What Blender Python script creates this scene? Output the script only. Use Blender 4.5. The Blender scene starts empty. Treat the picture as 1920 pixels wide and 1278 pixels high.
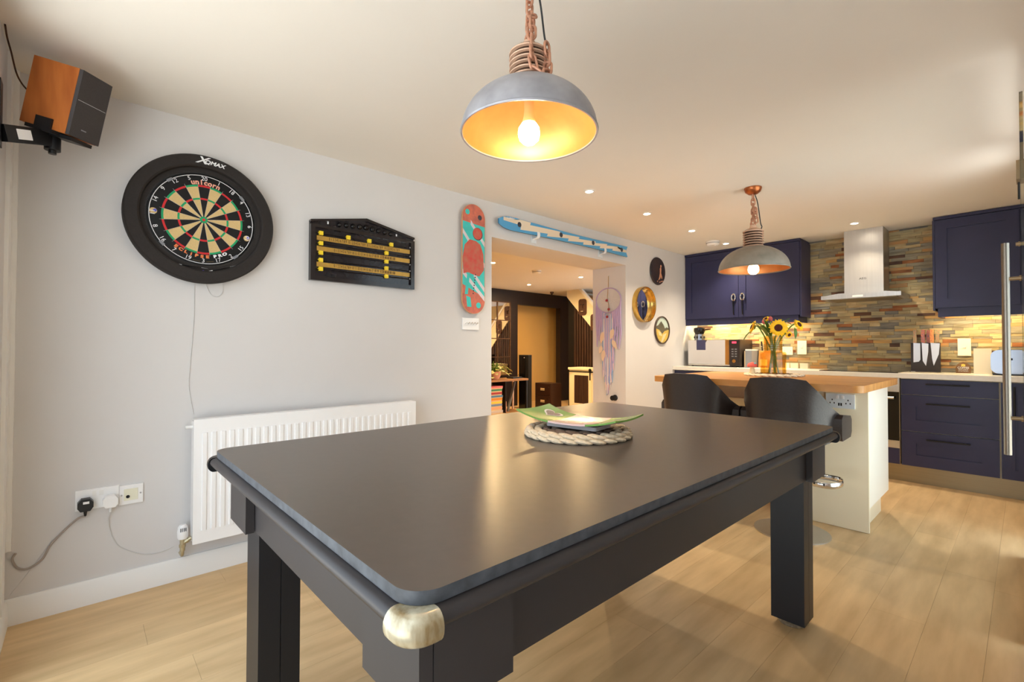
import bpy, bmesh, math, random
from mathutils import Vector, Matrix
rnd = random.Random(7)
PI = math.pi
sc = bpy.context.scene
COL = sc.collection

# ------------------------------------------------------------------ camera, sky, exposure
RX = Vector((0.675, 0.738, 0.0021)); VW = Vector((-0.7375, 0.6752, 0.0155))
VW.normalize(); RX = (RX - VW * RX.dot(VW)).normalized(); UP = RX.cross(VW)
cd = bpy.data.cameras.new('camera'); cam = bpy.data.objects.new('camera', cd); COL.objects.link(cam)
cam.matrix_world = Matrix(((RX.x, UP.x, -VW.x, 0), (RX.y, UP.y, -VW.y, 0), (RX.z, UP.z, -VW.z, 1.12), (0, 0, 0, 1)))
cd.sensor_width = 36; cd.sensor_fit = 'HORIZONTAL'; cd.lens = 36 * 882.3 / 1920; cd.clip_start = 0.02
sc.camera = cam
w = bpy.data.worlds.new('sky'); sc.world = w; w.use_nodes = True
bg = w.node_tree.nodes['Background']
bg.inputs[0].default_value = (0.74, 0.87, 1.0, 1); bg.inputs[1].default_value = 2.6
sc.view_settings.view_transform = 'Standard'; sc.view_settings.look = 'None'
sc.view_settings.exposure = 0.38; sc.view_settings.gamma = 1.0; sc.view_settings.use_curve_mapping = False
sc.cycles.use_denoising = True
sc.cycles.max_bounces = 10; sc.cycles.diffuse_bounces = 6; sc.cycles.glossy_bounces = 5
sc.cycles.transparent_max_bounces = 24; sc.cycles.sample_clamp_indirect = 6.0
def portal(loc, sx, sy, rot):
    l = bpy.data.lights.new('sky_portal', 'AREA'); l.shape = 'RECTANGLE'; l.size = sx; l.size_y = sy
    l.cycles.is_portal = True
    o = bpy.data.objects.new('sky_portal', l); COL.objects.link(o); o.location = loc; o.rotation_euler = rot
portal((0.27, 3.35, 1.06), 2.1, 1.5, (0, PI / 2, 0))
portal((-1.15, -0.44, 1.06), 2.2, 2.1, (PI / 2, 0, 0))
sl_ = bpy.data.lights.new('sun', 'SUN'); sl_.energy = 13; sl_.angle = 0.009; sl_.color = (1.0, 0.99, 0.97)
so = bpy.data.objects.new('sun', sl_); COL.objects.link(so); so.rotation_euler = Vector((0.12, -0.22, -1)).to_track_quat('-Z', 'Y').to_euler()
WARM = (1.0, 0.74, 0.42); P_DOWN = 60.0; P_HALL = 60.0; P_PEND = 3.4; P_STRIP = 6.0

# ------------------------------------------------------------------ helpers
def lin(c): return tuple(((x / 255) / 12.92 if x <= 10 else ((x / 255 + 0.055) / 1.055) ** 2.4) for x in c) + (1,)
M = {}
def mat(name, rgb, rough=0.5, metal=0.0, var=0.0, scale=8.0, stretch=(1, 1, 1), bump=0.0, rgb2=None, emit=None, rand=0.0, spec=None, trans=0.0, ior=1.45, coat=0.0, alpha=None):
    m = bpy.data.materials.new(name); m.use_nodes = True; nt = m.node_tree; b = nt.nodes['Principled BSDF']
    b.inputs['Roughness'].default_value = rough; b.inputs['Metallic'].default_value = metal
    b.inputs['Base Color'].default_value = lin(rgb); b.inputs['IOR'].default_value = ior
    if spec is not None: b.inputs['Specular IOR Level'].default_value = spec
    if trans: b.inputs['Transmission Weight'].default_value = trans
    if coat: b.inputs['Coat Weight'].default_value = coat; b.inputs['Coat Roughness'].default_value = 0.15
    if emit: b.inputs['Emission Color'].default_value = (*emit[0], 1); b.inputs['Emission Strength'].default_value = emit[1]
    if var or bump or rgb2:
        g = nt.nodes.new('ShaderNodeNewGeometry'); mp = nt.nodes.new('ShaderNodeMapping'); n = nt.nodes.new('ShaderNodeTexNoise')
        mp.inputs['Scale'].default_value = [s * scale for s in stretch]; n.inputs['Scale'].default_value = 1.0; n.inputs['Detail'].default_value = 5
        nt.links.new(g.outputs['Position'], mp.inputs['Vector']); nt.links.new(mp.outputs[0], n.inputs['Vector'])
        r = nt.nodes.new('ShaderNodeValToRGB'); r.color_ramp.elements[0].position = 0.3; r.color_ramp.elements[1].position = 0.7
        a = lin(rgb2) if rgb2 else tuple(max(0, x * (1 - var)) for x in lin(rgb)[:3]) + (1,)
        c = lin(rgb) if rgb2 else tuple(min(1, x * (1 + var)) for x in lin(rgb)[:3]) + (1,)
        r.color_ramp.elements[0].color = a; r.color_ramp.elements[1].color = c
        nt.links.new(n.outputs['Fac'], r.inputs[0]); out = r.outputs[0]
        if rand:
            oi = nt.nodes.new('ShaderNodeObjectInfo'); mr = nt.nodes.new('ShaderNodeMapRange'); hs = nt.nodes.new('ShaderNodeHueSaturation')
            mr.inputs['To Min'].default_value = 1 - rand; mr.inputs['To Max'].default_value = 1 + rand
            nt.links.new(oi.outputs['Random'], mr.inputs[0]); nt.links.new(mr.outputs[0], hs.inputs['Value']); nt.links.new(out, hs.inputs['Color']); out = hs.outputs[0]
        nt.links.new(out, b.inputs['Base Color'])
        if bump:
            bp = nt.nodes.new('ShaderNodeBump'); bp.inputs['Strength'].default_value = bump; bp.inputs['Distance'].default_value = 0.01
            nt.links.new(n.outputs['Fac'], bp.inputs['Height']); nt.links.new(bp.outputs[0], b.inputs['Normal'])
    M[name] = m; return m
def glassmat(name, tint, refl=0.08, fixed=None):
    m = bpy.data.materials.new(name); m.use_nodes = True; nt = m.node_tree; nt.nodes.clear()
    o = nt.nodes.new('ShaderNodeOutputMaterial'); t = nt.nodes.new('ShaderNodeBsdfTransparent'); g = nt.nodes.new('ShaderNodeBsdfGlossy'); x = nt.nodes.new('ShaderNodeMixShader'); f = nt.nodes.new('ShaderNodeFresnel')
    t.inputs[0].default_value = (*tint, 1); g.inputs['Roughness'].default_value = 0.03; f.inputs['IOR'].default_value = 1.3 + refl
    if fixed: x.inputs[0].default_value = fixed
    else: nt.links.new(f.outputs[0], x.inputs[0])
    nt.links.new(t.outputs[0], x.inputs[1]); nt.links.new(g.outputs[0], x.inputs[2]); nt.links.new(x.outputs[0], o.inputs[0])
    M[name] = m; return m

class MB:
    def __init__(s): s.bm = bmesh.new()
    def face(s, vs, m=0):
        f = s.bm.faces.new(vs); f.material_index = m; return f
    def box(s, x0, x1, y0, y1, z0, z1, m=0, T=None):
        vs = [Vector((x, y, z)) for z in (z0, z1) for y in (y0, y1) for x in (x0, x1)]
        if T: vs = [T @ v for v in vs]
        v = [s.bm.verts.new(p) for p in vs]
        for q in ((0, 2, 3, 1), (4, 5, 7, 6), (0, 1, 5, 4), (2, 6, 7, 3), (0, 4, 6, 2), (1, 3, 7, 5)): s.face([v[i] for i in q], m)
        return s
    def prism(s, poly, a, b, ax='y', m=0, T=None):
        def P(p, h): return Vector((p[0], h, p[1])) if ax == 'y' else (Vector((p[0], p[1], h)) if ax == 'z' else Vector((h, p[0], p[1])))
        A = [P(p, a) for p in poly]; B = [P(p, b) for p in poly]
        if T: A = [T @ v for v in A]; B = [T @ v for v in B]
        A = [s.bm.verts.new(p) for p in A]; B = [s.bm.verts.new(p) for p in B]
        s.face(A, m); s.face(B[::-1], m); n = len(poly)
        for i in range(n): s.face([A[i], B[i], B[(i + 1) % n], A[(i + 1) % n]], m)
        return s
    def lathe(s, prof, seg=32, c=(0, 0, 0), ax='z', m=0, T=None, close=False):
        rings = []
        for r, z in prof:
            ring = []
            if r < 1e-6:
                p = Vector((0, 0, z)); ring = [p]
            else: ring = [Vector((r * math.cos(2 * PI * i / seg), r * math.sin(2 * PI * i / seg), z)) for i in range(seg)]
            out = []
            for p in ring:
                if ax == 'y': p = Vector((p.x, -p.z, p.y))
                if ax == 'x': p = Vector((p.z, p.x, p.y))
                p = p + Vector(c)
                if T: p = T @ p
                out.append(s.bm.verts.new(p))
            rings.append(out)
        pairs = list(zip(rings, rings[1:]))
        if close: pairs.append((rings[-1], rings[0]))
        for A, B in pairs:
            for i in range(seg):
                j = (i + 1) % seg
                if len(A) == 1 and len(B) == 1: continue
                if len(A) == 1: s.face([A[0], B[j], B[i]], m)
                elif len(B) == 1: s.face([A[i], A[j], B[0]], m)
                else: s.face([A[i], A[j], B[j], B[i]], m)
        return s
    def cyl(s, p0, p1, r, seg=16, r1=None, m=0):
        p0 = Vector(p0); p1 = Vector(p1); d = p1 - p0; L = d.length
        T = Matrix.Translation(p0) @ d.to_track_quat('Z', 'Y').to_matrix().to_4x4()
        r1 = r if r1 is None else r1
        return s.lathe([(0, 0), (r, 0), (r1, L), (0, L)], seg, T=T, m=m)
    def tube(s, path, r, seg=8, closed=False, m=0, flat=None):
        pts = [Vector(p) for p in path]; n = len(pts); rings = []; up = None
        for i in range(n):
            if closed: t = (pts[(i + 1) % n] - pts[i - 1]).normalized()
            else: t = (pts[min(i + 1, n - 1)] - pts[max(i - 1, 0)]).normalized()
            if up is None: up = Vector((0, 0, 1)) if abs(t.z) < 0.9 else Vector((1, 0, 0))
            a = (up - t * up.dot(t)).normalized(); b = t.cross(a); up = a
            rr = r[i] if isinstance(r, (list, tuple)) else r
            fa, fb = flat or (1, 1)
            rings.append([s.bm.verts.new(pts[i] + a * rr * fa * math.cos(2 * PI * k / seg) + b * rr * fb * math.sin(2 * PI * k / seg)) for k in range(seg)])
        for A, B in list(zip(rings, rings[1:])) + ([(rings[-1], rings[0])] if closed else []):
            for k in range(seg): s.face([A[k], A[(k + 1) % seg], B[(k + 1) % seg], B[k]], m)
        if not closed: s.face(rings[0][::-1], m); s.face(rings[-1], m)
        return s
    def ball(s, c, rx, ry=None, rz=None, seg=16, rings=8, m=0, T=None):
        ry = ry or rx; rz = rz or rx
        B = Matrix.Translation(Vector(c)) @ Matrix.Diagonal((rx, ry, rz, 1))
        if T: B = T @ B
        prof = [(math.cos(-PI / 2 + PI * k / rings) if 0 < k < rings else 0, math.sin(-PI / 2 + PI * k / rings)) for k in range(rings + 1)]
        return s.lathe(prof, seg, T=B, m=m)
    def bevel(s, w, seg=2, ang=30):
        es = [e for e in s.bm.edges if len(e.link_faces) == 2 and e.calc_face_angle(0) > math.radians(ang)]
        bmesh.ops.bevel(s.bm, geom=es, offset=w, segments=seg, affect='EDGES', clamp_overlap=True, profile=0.5); return s
    def mesh(s, name, mats, smooth=38, recalc=True):
        if recalc: bmesh.ops.recalc_face_normals(s.bm, faces=s.bm.faces[:])
        for f in s.bm.faces: f.smooth = True
        for e in s.bm.edges: e.smooth = not (len(e.link_faces) != 2 or e.calc_face_angle(0) > math.radians(smooth))
        me = bpy.data.meshes.new(name); s.bm.to_mesh(me); s.bm.free()
        for m in (mats if isinstance(mats, (list, tuple)) else [mats]): me.materials.append(M[m])
        return me
def link(name, me, parent=None, loc=(0, 0, 0), rot=(0, 0, 0), scale=(1, 1, 1)):
    o = bpy.data.objects.new(name, me); COL.objects.link(o); o.location = loc; o.rotation_euler = rot; o.scale = scale
    if parent: o.parent = parent
    return o
def part(name, mb, mats, parent=None, bevel=0, seg=2, smooth=38, loc=(0, 0, 0), rot=(0, 0, 0), label=None):
    if bevel: mb.bevel(bevel, seg)
    o = link(name, mb.mesh(name, mats, smooth), parent, loc, rot)
    if label: o['label'] = label
    return o
def tag(o, label, cat, group=None):
    o['label'] = label; o['category'] = cat
    if group: o['group'] = group
    return o
def thing(name, label, cat, loc=(0, 0, 0), rotz=0, group=None):
    o = bpy.data.objects.new(name, None); COL.objects.link(o); o.location = loc; o.rotation_euler = (0, 0, rotz); o.empty_display_size = 0.05
    return tag(o, label, cat, group)
def struct(name, mb, mats, bevel=0, parent=None):
    o = part(name, mb, mats, parent, bevel); o['kind'] = 'structure'; return o
def dup(root, loc, label, rotz=None, group=None):
    r = root.copy(); COL.objects.link(r); r.location = loc; r['label'] = label
    if rotz is not None: r.rotation_euler = (0, 0, rotz)
    if group: r['group'] = group
    for ch in list(root.children):
        c = ch.copy(); COL.objects.link(c); c.parent = r
        for g in ch.children:
            d = g.copy(); COL.objects.link(d); d.parent = c
    return r
def bx(*a, **k): return MB().box(*a, **k)
def text(name, body, size, matname, parent, loc, roty=0, depth=0.0006, align='CENTER', shear=0, sx=1, bold=0):
    cu = bpy.data.curves.new(name, 'FONT'); cu.body = body; cu.size = size; cu.extrude = depth; cu.align_x = align; cu.align_y = 'CENTER'; cu.shear = shear; cu.offset = bold; cu.resolution_u = 3
    t = bpy.data.objects.new('tmp', cu); COL.objects.link(t)
    dg = bpy.context.evaluated_depsgraph_get(); dg.update()
    me = bpy.data.meshes.new_from_object(t.evaluated_get(dg)); bpy.data.objects.remove(t)
    me.name = name; me.materials.clear(); me.materials.append(M[matname])
    R = Matrix.Rotation(roty, 4, 'Y') @ Matrix.Rotation(PI / 2, 4, 'X') @ Matrix.Diagonal((sx, 1, 1, 1))
    me.transform(R)
    return link(name, me, parent, loc)
def catmull(pts, n=8):
    P = [Vector(p) for p in pts]; P = [2 * P[0] - P[1]] + P + [2 * P[-1] - P[-2]]; out = []
    for i in range(1, len(P) - 2):
        for k in range(n):
            t = k / n; a, b, c, d = P[i - 1:i + 3]
            out.append(0.5 * ((2 * b) + (c - a) * t + (2 * a - 5 * b + 4 * c - d) * t * t + (3 * b - a - 3 * c + d) * t ** 3))
    out.append(P[-2]); return out
def rrect(x0, x1, y0, y1, r, n=8):
    out = []
    for cx, cy, a in ((x1 - r, y1 - r, 0), (x0 + r, y1 - r, PI / 2), (x0 + r, y0 + r, PI), (x1 - r, y0 + r, 3 * PI / 2)):
        for i in range(n + 1): out.append((cx + r * math.cos(a + PI / 2 * i / n), cy + r * math.sin(a + PI / 2 * i / n)))
    return out
def circle(cx, cy, r, n=32): return [(cx + r * math.cos(2 * PI * i / n), cy + r * math.sin(2 * PI * i / n)) for i in range(n)]

# ------------------------------------------------------------------ materials
mat('wall_paint', (212, 210, 209), 0.85, var=0.015, scale=3, bump=0.02)
mat('ceiling_paint', (228, 224, 216), 0.9, var=0.01, scale=2)
mat('hall_paint', (208, 168, 100), 0.85, var=0.02, scale=3)
mat('hall_white', (232, 220, 190), 0.8)
mat('white_gloss', (240, 240, 240), 0.3)
mat('white_satin', (236, 235, 232), 0.45)
mat('radiator_white', (244, 244, 244), 0.35)
mat('oak_floor', (222, 190, 142), 0.42, scale=1.0, stretch=(15, 2.2, 1), rgb2=(194, 162, 116), rand=0.07, bump=0.03)
mat('floor_base', (120, 95, 62), 0.7)
mat('black_table', (80, 70, 62), 0.32, var=0.07, scale=40, spec=0.95)
mat('table_paint', (52, 48, 48), 0.40, var=0.04, scale=5, spec=0.4)
mat('table_edge', (80, 84, 90), 0.5, scale=34, rgb2=(50, 53, 58), bump=0.1)
mat('table_dark', (22, 23, 28), 0.42, spec=0.5)
mat('aged_brass', (206, 198, 172), 0.25, metal=0.35, scale=1, stretch=(60, 60, 12), rgb2=(140, 118, 80))
mat('dark_metal', (40, 40, 42), 0.35, metal=0.7)
mat('foot_rust', (170, 150, 120), 0.6, scale=50, rgb2=(80, 55, 30))
mat('navy', (40, 42, 76), 0.42, var=0.08, scale=4, spec=0.5)
mat('navy_edge', (58, 60, 96), 0.4)
mat('stone_worktop', (232, 228, 216), 0.28, var=0.02, scale=60)
mat('cream_unit', (242, 230, 200), 0.4)
mat('cream_bright', (240, 236, 222), 0.4)
mat('butcher_oak', (206, 150, 84), 0.38, scale=1.0, stretch=(3, 32, 8), rgb2=(172, 112, 52))
mat('steel', (200, 198, 194), 0.36, metal=1.0, var=0.05, scale=1, stretch=(140, 140, 2))
mat('steel_plinth', (150, 138, 112), 0.4, metal=0.8, var=0.05, scale=1, stretch=(2, 2, 120))
mat('chrome', (220, 220, 220), 0.08, metal=1.0)
mat('handle_steel', (146, 136, 124), 0.36, metal=1.0)
mat('toaster_steel', (150, 152, 158), 0.2, metal=1.0)
mat('bronze', (150, 128, 98), 0.4, metal=0.8)
mat('black_leather', (47, 40, 38), 0.38, var=0.15, scale=90, bump=0.08, spec=0.6)
mat('black_gloss', (10, 10, 12), 0.12)
mat('black_satin', (18, 18, 20), 0.4)
mat('black_glass', (8, 8, 9), 0.05)
mat('grey_metal', (156, 156, 162), 0.45, metal=0.35, var=0.18, scale=14)
mat('grey_metal_warm', (140, 133, 122), 0.5, metal=0.3, var=0.18, scale=14)
mat('copper_inside', (206, 140, 84), 0.4, metal=0.6, var=0.08, scale=18)
mat('rust_iron', (92, 62, 40), 0.65, metal=0.3, scale=40, rgb2=(56, 38, 26))
mat('rust_fin', (206, 172, 148), 0.5, metal=0.2, var=0.15, scale=30)
mat('copper_chain', (192, 142, 116), 0.5, metal=0.5, var=0.2, scale=60)
mat('copper', (176, 104, 62), 0.35, metal=0.9, var=0.15, scale=20)
mat('cord', (50, 54, 56), 0.6)
mat('bulb_glow', (255, 240, 215), 0.4, emit=((1.0, 0.76, 0.44), P_PEND / (PI * 0.0113) * 1.0))
mat('bulb_dim', (255, 235, 205), 0.4, emit=((1.0, 0.76, 0.44), 7.0))
mat('bulb_neck', (226, 196, 140), 0.4)
mat('spot_glow', (255, 250, 240), 0.3, emit=((1.0, 0.88, 0.70), 40.0))
mat('hall_glow', (255, 240, 220), 0.3, emit=((1.0, 0.68, 0.32), P_HALL / (PI * 0.0021) * 0.55))
mat('led_strip', (255, 230, 190), 0.3, emit=((1.0, 0.73, 0.36), P_STRIP * 30))
mat('wood_speaker', (184, 108, 50), 0.4, scale=1, stretch=(20, 20, 3), rgb2=(150, 80, 32))
mat('speaker_cloth', (62, 58, 58), 0.85, var=0.1, scale=300)
mat('foam_black', (38, 33, 31), 0.8, var=0.12, scale=120, bump=0.1)
mat('board_black', (14, 13, 14), 0.75, var=0.1, scale=200)
mat('dart_cream', (206, 178, 124), 0.8, var=0.06, scale=200)
mat('dart_red', (196, 36, 40), 0.7); mat('dart_green', (22, 150, 96), 0.7)
mat('wire', (196, 196, 200), 0.35, metal=0.5); mat('white_print', (236, 236, 238), 0.6)
mat('pink_print', (236, 170, 146), 0.6); mat('orange_print', (226, 128, 72), 0.6); mat('gold_print', (150, 124, 70), 0.6)
mat('purple_flight', (80, 50, 170), 0.4); mat('blue_flight', (70, 80, 190), 0.4)
mat('mahogany', (36, 30, 30), 0.18, var=0.2, scale=20); mat('mahogany_panel', (30, 26, 30), 0.16, var=0.1, scale=20)
mat('brass_strip', (186, 146, 66), 0.4, metal=0.35, var=0.08, scale=30); mat('yellow_slider', (236, 206, 46), 0.35); mat('dark_print', (64, 40, 14), 0.6)
mat('coral', (214, 116, 92), 0.55, scale=26, rgb2=(176, 96, 84)); mat('coral_red', (206, 76, 66), 0.55, scale=30, rgb2=(190, 110, 90)); mat('teal', (64, 196, 190), 0.5, var=0.06, scale=30); mat('pale_stripe', (216, 208, 214), 0.55); mat('maple', (196, 150, 112), 0.6); mat('deck_line', (80, 50, 60), 0.6)
mat('ski_blue', (78, 158, 208), 0.35); mat('ski_cream', (226, 212, 190), 0.4); mat('ski_edge', (70, 74, 84), 0.4, metal=0.5)
mat('acrylic', (226, 232, 236), 0.25)
mat('gold', (214, 176, 96), 0.22, metal=1.0, var=0.12, scale=30); mat('mirror', (236, 236, 238), 0.02, metal=1.0)
mat('disc_brown', (66, 52, 52), 0.4, scale=9, rgb2=(38, 38, 46)); mat('disc_copper', (206, 150, 120), 0.5); mat('frame_brown', (78, 62, 50), 0.5)
mat('pic_sky', (196, 212, 200), 0.6); mat('pic_mountain', (92, 88, 74), 0.6); mat('pic_gold', (206, 176, 84), 0.6, var=0.15, scale=40); mat('pic_pale', (222, 206, 160), 0.6)
mat('lilac_yarn', (186, 166, 204), 0.85); mat('pink_yarn', (226, 196, 196), 0.85); mat('blue_yarn', (140, 168, 208), 0.85); mat('white_yarn', (226, 220, 214), 0.85); mat('feather', (228, 204, 178), 0.8); mat('rope', (176, 150, 110), 0.8); mat('bead_red', (150, 40, 48), 0.35)
mat('cable_grey', (164, 154, 146), 0.55); mat('cable_white', (206, 204, 202), 0.5); mat('ivory', (232, 230, 208), 0.4); mat('valve_brass', (190, 178, 146), 0.35, metal=0.6)
mat('stem_green', (92, 128, 48), 0.6); mat('leaf_green', (88, 124, 52), 0.5, var=0.2, scale=40); mat('petal', (246, 194, 20), 0.6, var=0.12, scale=60); mat('seed', (66, 26, 14), 0.9, var=0.3, scale=200); mat('tulip', (190, 90, 84), 0.6)
mat('water', (200, 160, 60), 0.3)
glassmat('amber_glass', (0.945, 0.85, 0.58), fixed=0.045); glassmat('clear_glass', (0.96, 0.985, 0.97), 0.1); glassmat('frame_glass', (0.97, 0.97, 0.97), 0.1)
mat('mushroom_red', (224, 96, 84), 0.5); mat('mushroom_stem', (232, 214, 170), 0.6); mat('mushroom_blue', (120, 190, 206), 0.5)
mat('knife_wood', (196, 140, 78), 0.5, var=0.12, scale=30); mat('blade', (206, 206, 208), 0.35, metal=0.6); mat('board_dark', (50, 44, 44), 0.5)
mat('resin_a', (200, 128, 96), 0.35, scale=90, rgb2=(120, 150, 110)); mat('resin_b', (206, 112, 60), 0.35, scale=80, rgb2=(96, 90, 120)); mat('resin_c', (222, 166, 92), 0.35, scale=80, rgb2=(190, 96, 60))
mat('plate_cream', (250, 240, 214), 0.4); mat('sign_brown', (118, 88, 60), 0.6); mat('sign_gold', (246, 206, 96), 0.5)
mat('micro_dark', (40, 34, 34), 0.3); mat('red_light', (230, 40, 60), 0.4, emit=((1, 0.05, 0.1), 1.5)); mat('panel_grey', (128, 130, 136), 0.5); mat('dark_book', (58, 36, 34), 0.5)
mat('weave_cream', (230, 212, 182), 0.85, var=0.15, scale=90, bump=0.3); mat('weave_dark', (110, 92, 78), 0.85, var=0.3, scale=90, bump=0.3)
mat('glaze_green', (118, 166, 76), 0.2, var=0.08, scale=20); mat('glaze_pink', (240, 206, 200), 0.2); mat('glaze_white', (244, 240, 234), 0.2); mat('glaze_grey', (186, 182, 180), 0.35); mat('heart_brown', (112, 92, 88), 0.4)
mat('hall_dark', (30, 18, 14), 0.5, var=0.15, scale=12); mat('hall_black', (14, 10, 9), 0.5); mat('dark_cabinet', (50, 28, 18), 0.4, var=0.12, scale=14); mat('slat_wood', (62, 38, 26), 0.55, scale=1, stretch=(40, 40, 3), rgb2=(40, 24, 17)); mat('mask_wood', (74, 42, 24), 0.6, var=0.3, scale=40)
mat('console_wood', (150, 108, 64), 0.5, var=0.12, scale=20); mat('pot_pink', (226, 168, 146), 0.55); mat('foliage', (150, 160, 84), 0.5, rgb2=(224, 222, 176), scale=38); mat('carpet_grey', (150, 146, 140), 0.95); mat('label_cream', (214, 190, 150), 0.5)
for i, c in enumerate(((206, 110, 120), (70, 150, 110), (160, 40, 40), (70, 120, 170), (236, 160, 40), (230, 210, 60), (196, 190, 190), (110, 140, 180), (226, 170, 140))): mat('game_%d' % i, c, 0.5)
STONE = [((178, 166, 128), (140, 120, 82)), ((192, 172, 126), (150, 144, 116)), ((204, 160, 92), (168, 140, 96)), ((170, 112, 66), (120, 70, 40)), ((132, 128, 118), (92, 92, 90)), ((160, 152, 130), (124, 116, 96)), ((200, 184, 144), (170, 140, 92)), ((112, 78, 56), (70, 50, 42)), ((196, 138, 78), (158, 140, 104)), ((150, 150, 136), (118, 108, 92))]
for i, (a, b) in enumerate(STONE): mat('slate_%d' % i, a, 0.7, scale=1, stretch=(9, 9, 55), rgb2=b, bump=0.4)
mat('grout', (60, 54, 44), 0.9); mat('paving', (206, 202, 194), 0.9, var=0.08, scale=4)
STONE_W = [5, 5, 2.2, 2, 2.2, 5, 3, 1.2, 1.2, 3.5]

# ------------------------------------------------------------------ room shell
W = -2.78; CE = 2.25; YB = 5.70; YF = -0.22; XR = 0.03; HX = -6.75
fl = struct('floor', bx(W - 0.42, XR + 0.22, YF - 0.2, YB + 0.2, -0.15, -0.012), 'floor_base')
pw = 0.178
unit_plank = MB().box(0, pw - 0.0006, 0, 1, -0.012, 0).mesh('plank', 'oak_floor')
ix = 0; x = W
while x < XR + 0.2:
    y = YF - 0.19 - rnd.random() * 1.0
    while y < YB:
        L = 1.26; y0 = max(y, YF - 0.19); y1 = min(y + L, YB)
        if y1 - y0 > 0.02:
            o = link('plank', unit_plank, fl, (x, y0, 0), scale=((min(pw, XR + 0.21 - x)) / pw, y1 - y0 - 0.0006, 1))
        y += L
    x += pw
struct('floor', bx(HX - 0.9, W - 0.0005, 1.8, 8.4, -0.15, -0.0015), 'oak_floor')
struct('ceiling', bx(HX - 0.9, XR + 0.24, YF - 0.2, 8.4, CE, CE + 0.1), 'ceiling_paint')
mb = MB(); mb.box(W - 0.42, W, YF - 0.2, 2.33, -0.1, CE); mb.box(W - 0.42, W, 4.13, YB, -0.1, CE); mb.box(W - 0.42, W, 2.33, 4.13, 1.98, CE)
struct('wall_left', mb, 'wall_paint')
wb = struct('wall_back', bx(W - 0.42, XR + 0.24, YB, YB + 0.2, -0.1, CE), 'grout')
mb = MB(); mb.box(W, -2.25, YF - 0.2, YF, -0.1, CE); mb.box(-0.05, XR + 0.24, YF - 0.2, YF, -0.1, CE); mb.box(-2.25, -0.05, YF - 0.2, YF, 2.12, CE); mb.box(-2.25, -0.05, YF - 0.2, YF, -0.1, 0.0)
struct('wall_front', mb, 'wall_paint')
mb = MB(); mb.box(XR, XR + 0.22, YF, 2.6, -0.1, CE); mb.box(XR, XR + 0.22, 4.1, YB, -0.1, CE); mb.box(XR, XR + 0.22, 2.6, 4.1, 2.14, CE)
struct('wall_right', mb, 'wall_paint')
struct('terrace', MB().box(XR + 0.26, 14, -12, 16, -0.2, -0.05).box(-12, XR + 0.25, -12, YF - 0.23, -0.2, -0.05), 'paving')
mb = MB(); mb.prism([(0, 0), (0.016, 0), (0.016, 0.092), (0.008, 0.105), (0, 0.105)], YF, 2.33, 'y', T=Matrix.Translation((W, 0, 0)))
struct('baseboard_left', mb, 'white_satin')
mb = MB(); mb.prism([(0, 0), (0.016, 0), (0.016, 0.092), (0.008, 0.105), (0, 0.105)], W + 0.016, -2.25, 'x', T=Matrix.Translation((0, YF, 0)))
struct('baseboard_front', mb, 'white_satin')
mb = MB(); mb.box(W, W + 0.016, YF, YF + 0.022, 0.30, CE); mb.box(W, W + 0.024, YF + 0.004, YF + 0.010, 0.30, CE)
struct('trim_1', mb, 'white_satin', 0.002)
mb = MB(); mb.box(W + 0.1, W + 0.17, YF, YF + 0.012, 0.105, CE)
struct('trim_2', mb, 'white_satin', 0.003)

# split-face slate strips on the back wall
def stone_field():
    out = []; z = 0.917
    while z < CE - 0.004:
        h = rnd.uniform(0.020, 0.036); h = min(h, CE - 0.003 - z)
        if h < 0.008: break
        low = z < 1.47
        x = W + 0.002 if low else -1.545 ; xe = XR - 0.002 if low else -0.522
        while x < xe - 0.01:
            L = rnd.uniform(0.07, 0.21)
            if xe - x - L < 0.05: L = xe - x
            out.append((x, z, L, h, rnd.uniform(0.008, 0.017), rnd.choices(range(10), STONE_W)[0])); x += L
        z += h
    return out
stones = stone_field()
def vis(s):
    x, z, L, h = s[:4]; hidden = (-1.17 < x < -0.95 and z > 1.62) or (x < -2.12 and z < 1.2)
    return L * h * (0.3 if hidden else 1)
stones.sort(key=vis, reverse=True)
ub = [MB().box(0, 1, -1, 0, 0, 1).mesh('stone', 'slate_%d' % i) for i in range(10)]
for x, z, L, h, d, k in stones[:298]: link('stone', ub[k], wb, (x + 0.0007, YB, z + 0.0006), scale=(L - 0.0014, d, h - 0.0012))
mb = MB()
for x, z, L, h, d, k in stones[298:]: mb.box(x + 0.0007, x + L - 0.0007, YB - d, YB, z + 0.0006, z + h - 0.0006, k)
o = part('stone_strips', mb, ['slate_%d' % i for i in range(10)], wb); o['kind'] = 'stuff'

# ------------------------------------------------------------------ hall beyond the opening
mb = MB(); mb.box(HX - 0.12, HX, 1.8, 6.33, -0.1, CE); mb.box(HX - 0.12, HX, 7.58, 8.4, -0.1, CE); mb.box(HX - 0.12, HX, 6.33, 7.58, 1.985, CE)
struct('wall_hall_far', mb, 'hall_dark')
mb = MB(); mb.box(HX - 0.42, HX - 0.37, 6.2, 8.2, -0.1, CE); mb.box(HX - 0.37, HX - 0.12, 6.25, 6.33, -0.1, CE); mb.box(HX - 0.37, HX - 0.12, 8.12, 8.2, -0.1, CE)
struct('wall_hall_alcove', mb, 'hall_paint')
struct('wall_hall_end', bx(HX - 0.8, W, 8.2, 8.4, -0.1, CE), 'hall_paint')
struct('wall_hall_near', bx(HX - 0.1, W - 0.42, 1.8, 1.9, -0.1, CE), 'hall_paint')
sl = lambda X: 2.12 - 1.027 * (X + 6.057)      # underside of the stair string
sw = struct('wall_hall_slats', MB().prism([(-6.05, 0), (-4.45, 0), (-4.45, sl(-4.45)), (-6.05, sl(-6.05))], 7.035, 7.06), 'hall_black')
k = 0; X = -5.88
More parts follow.
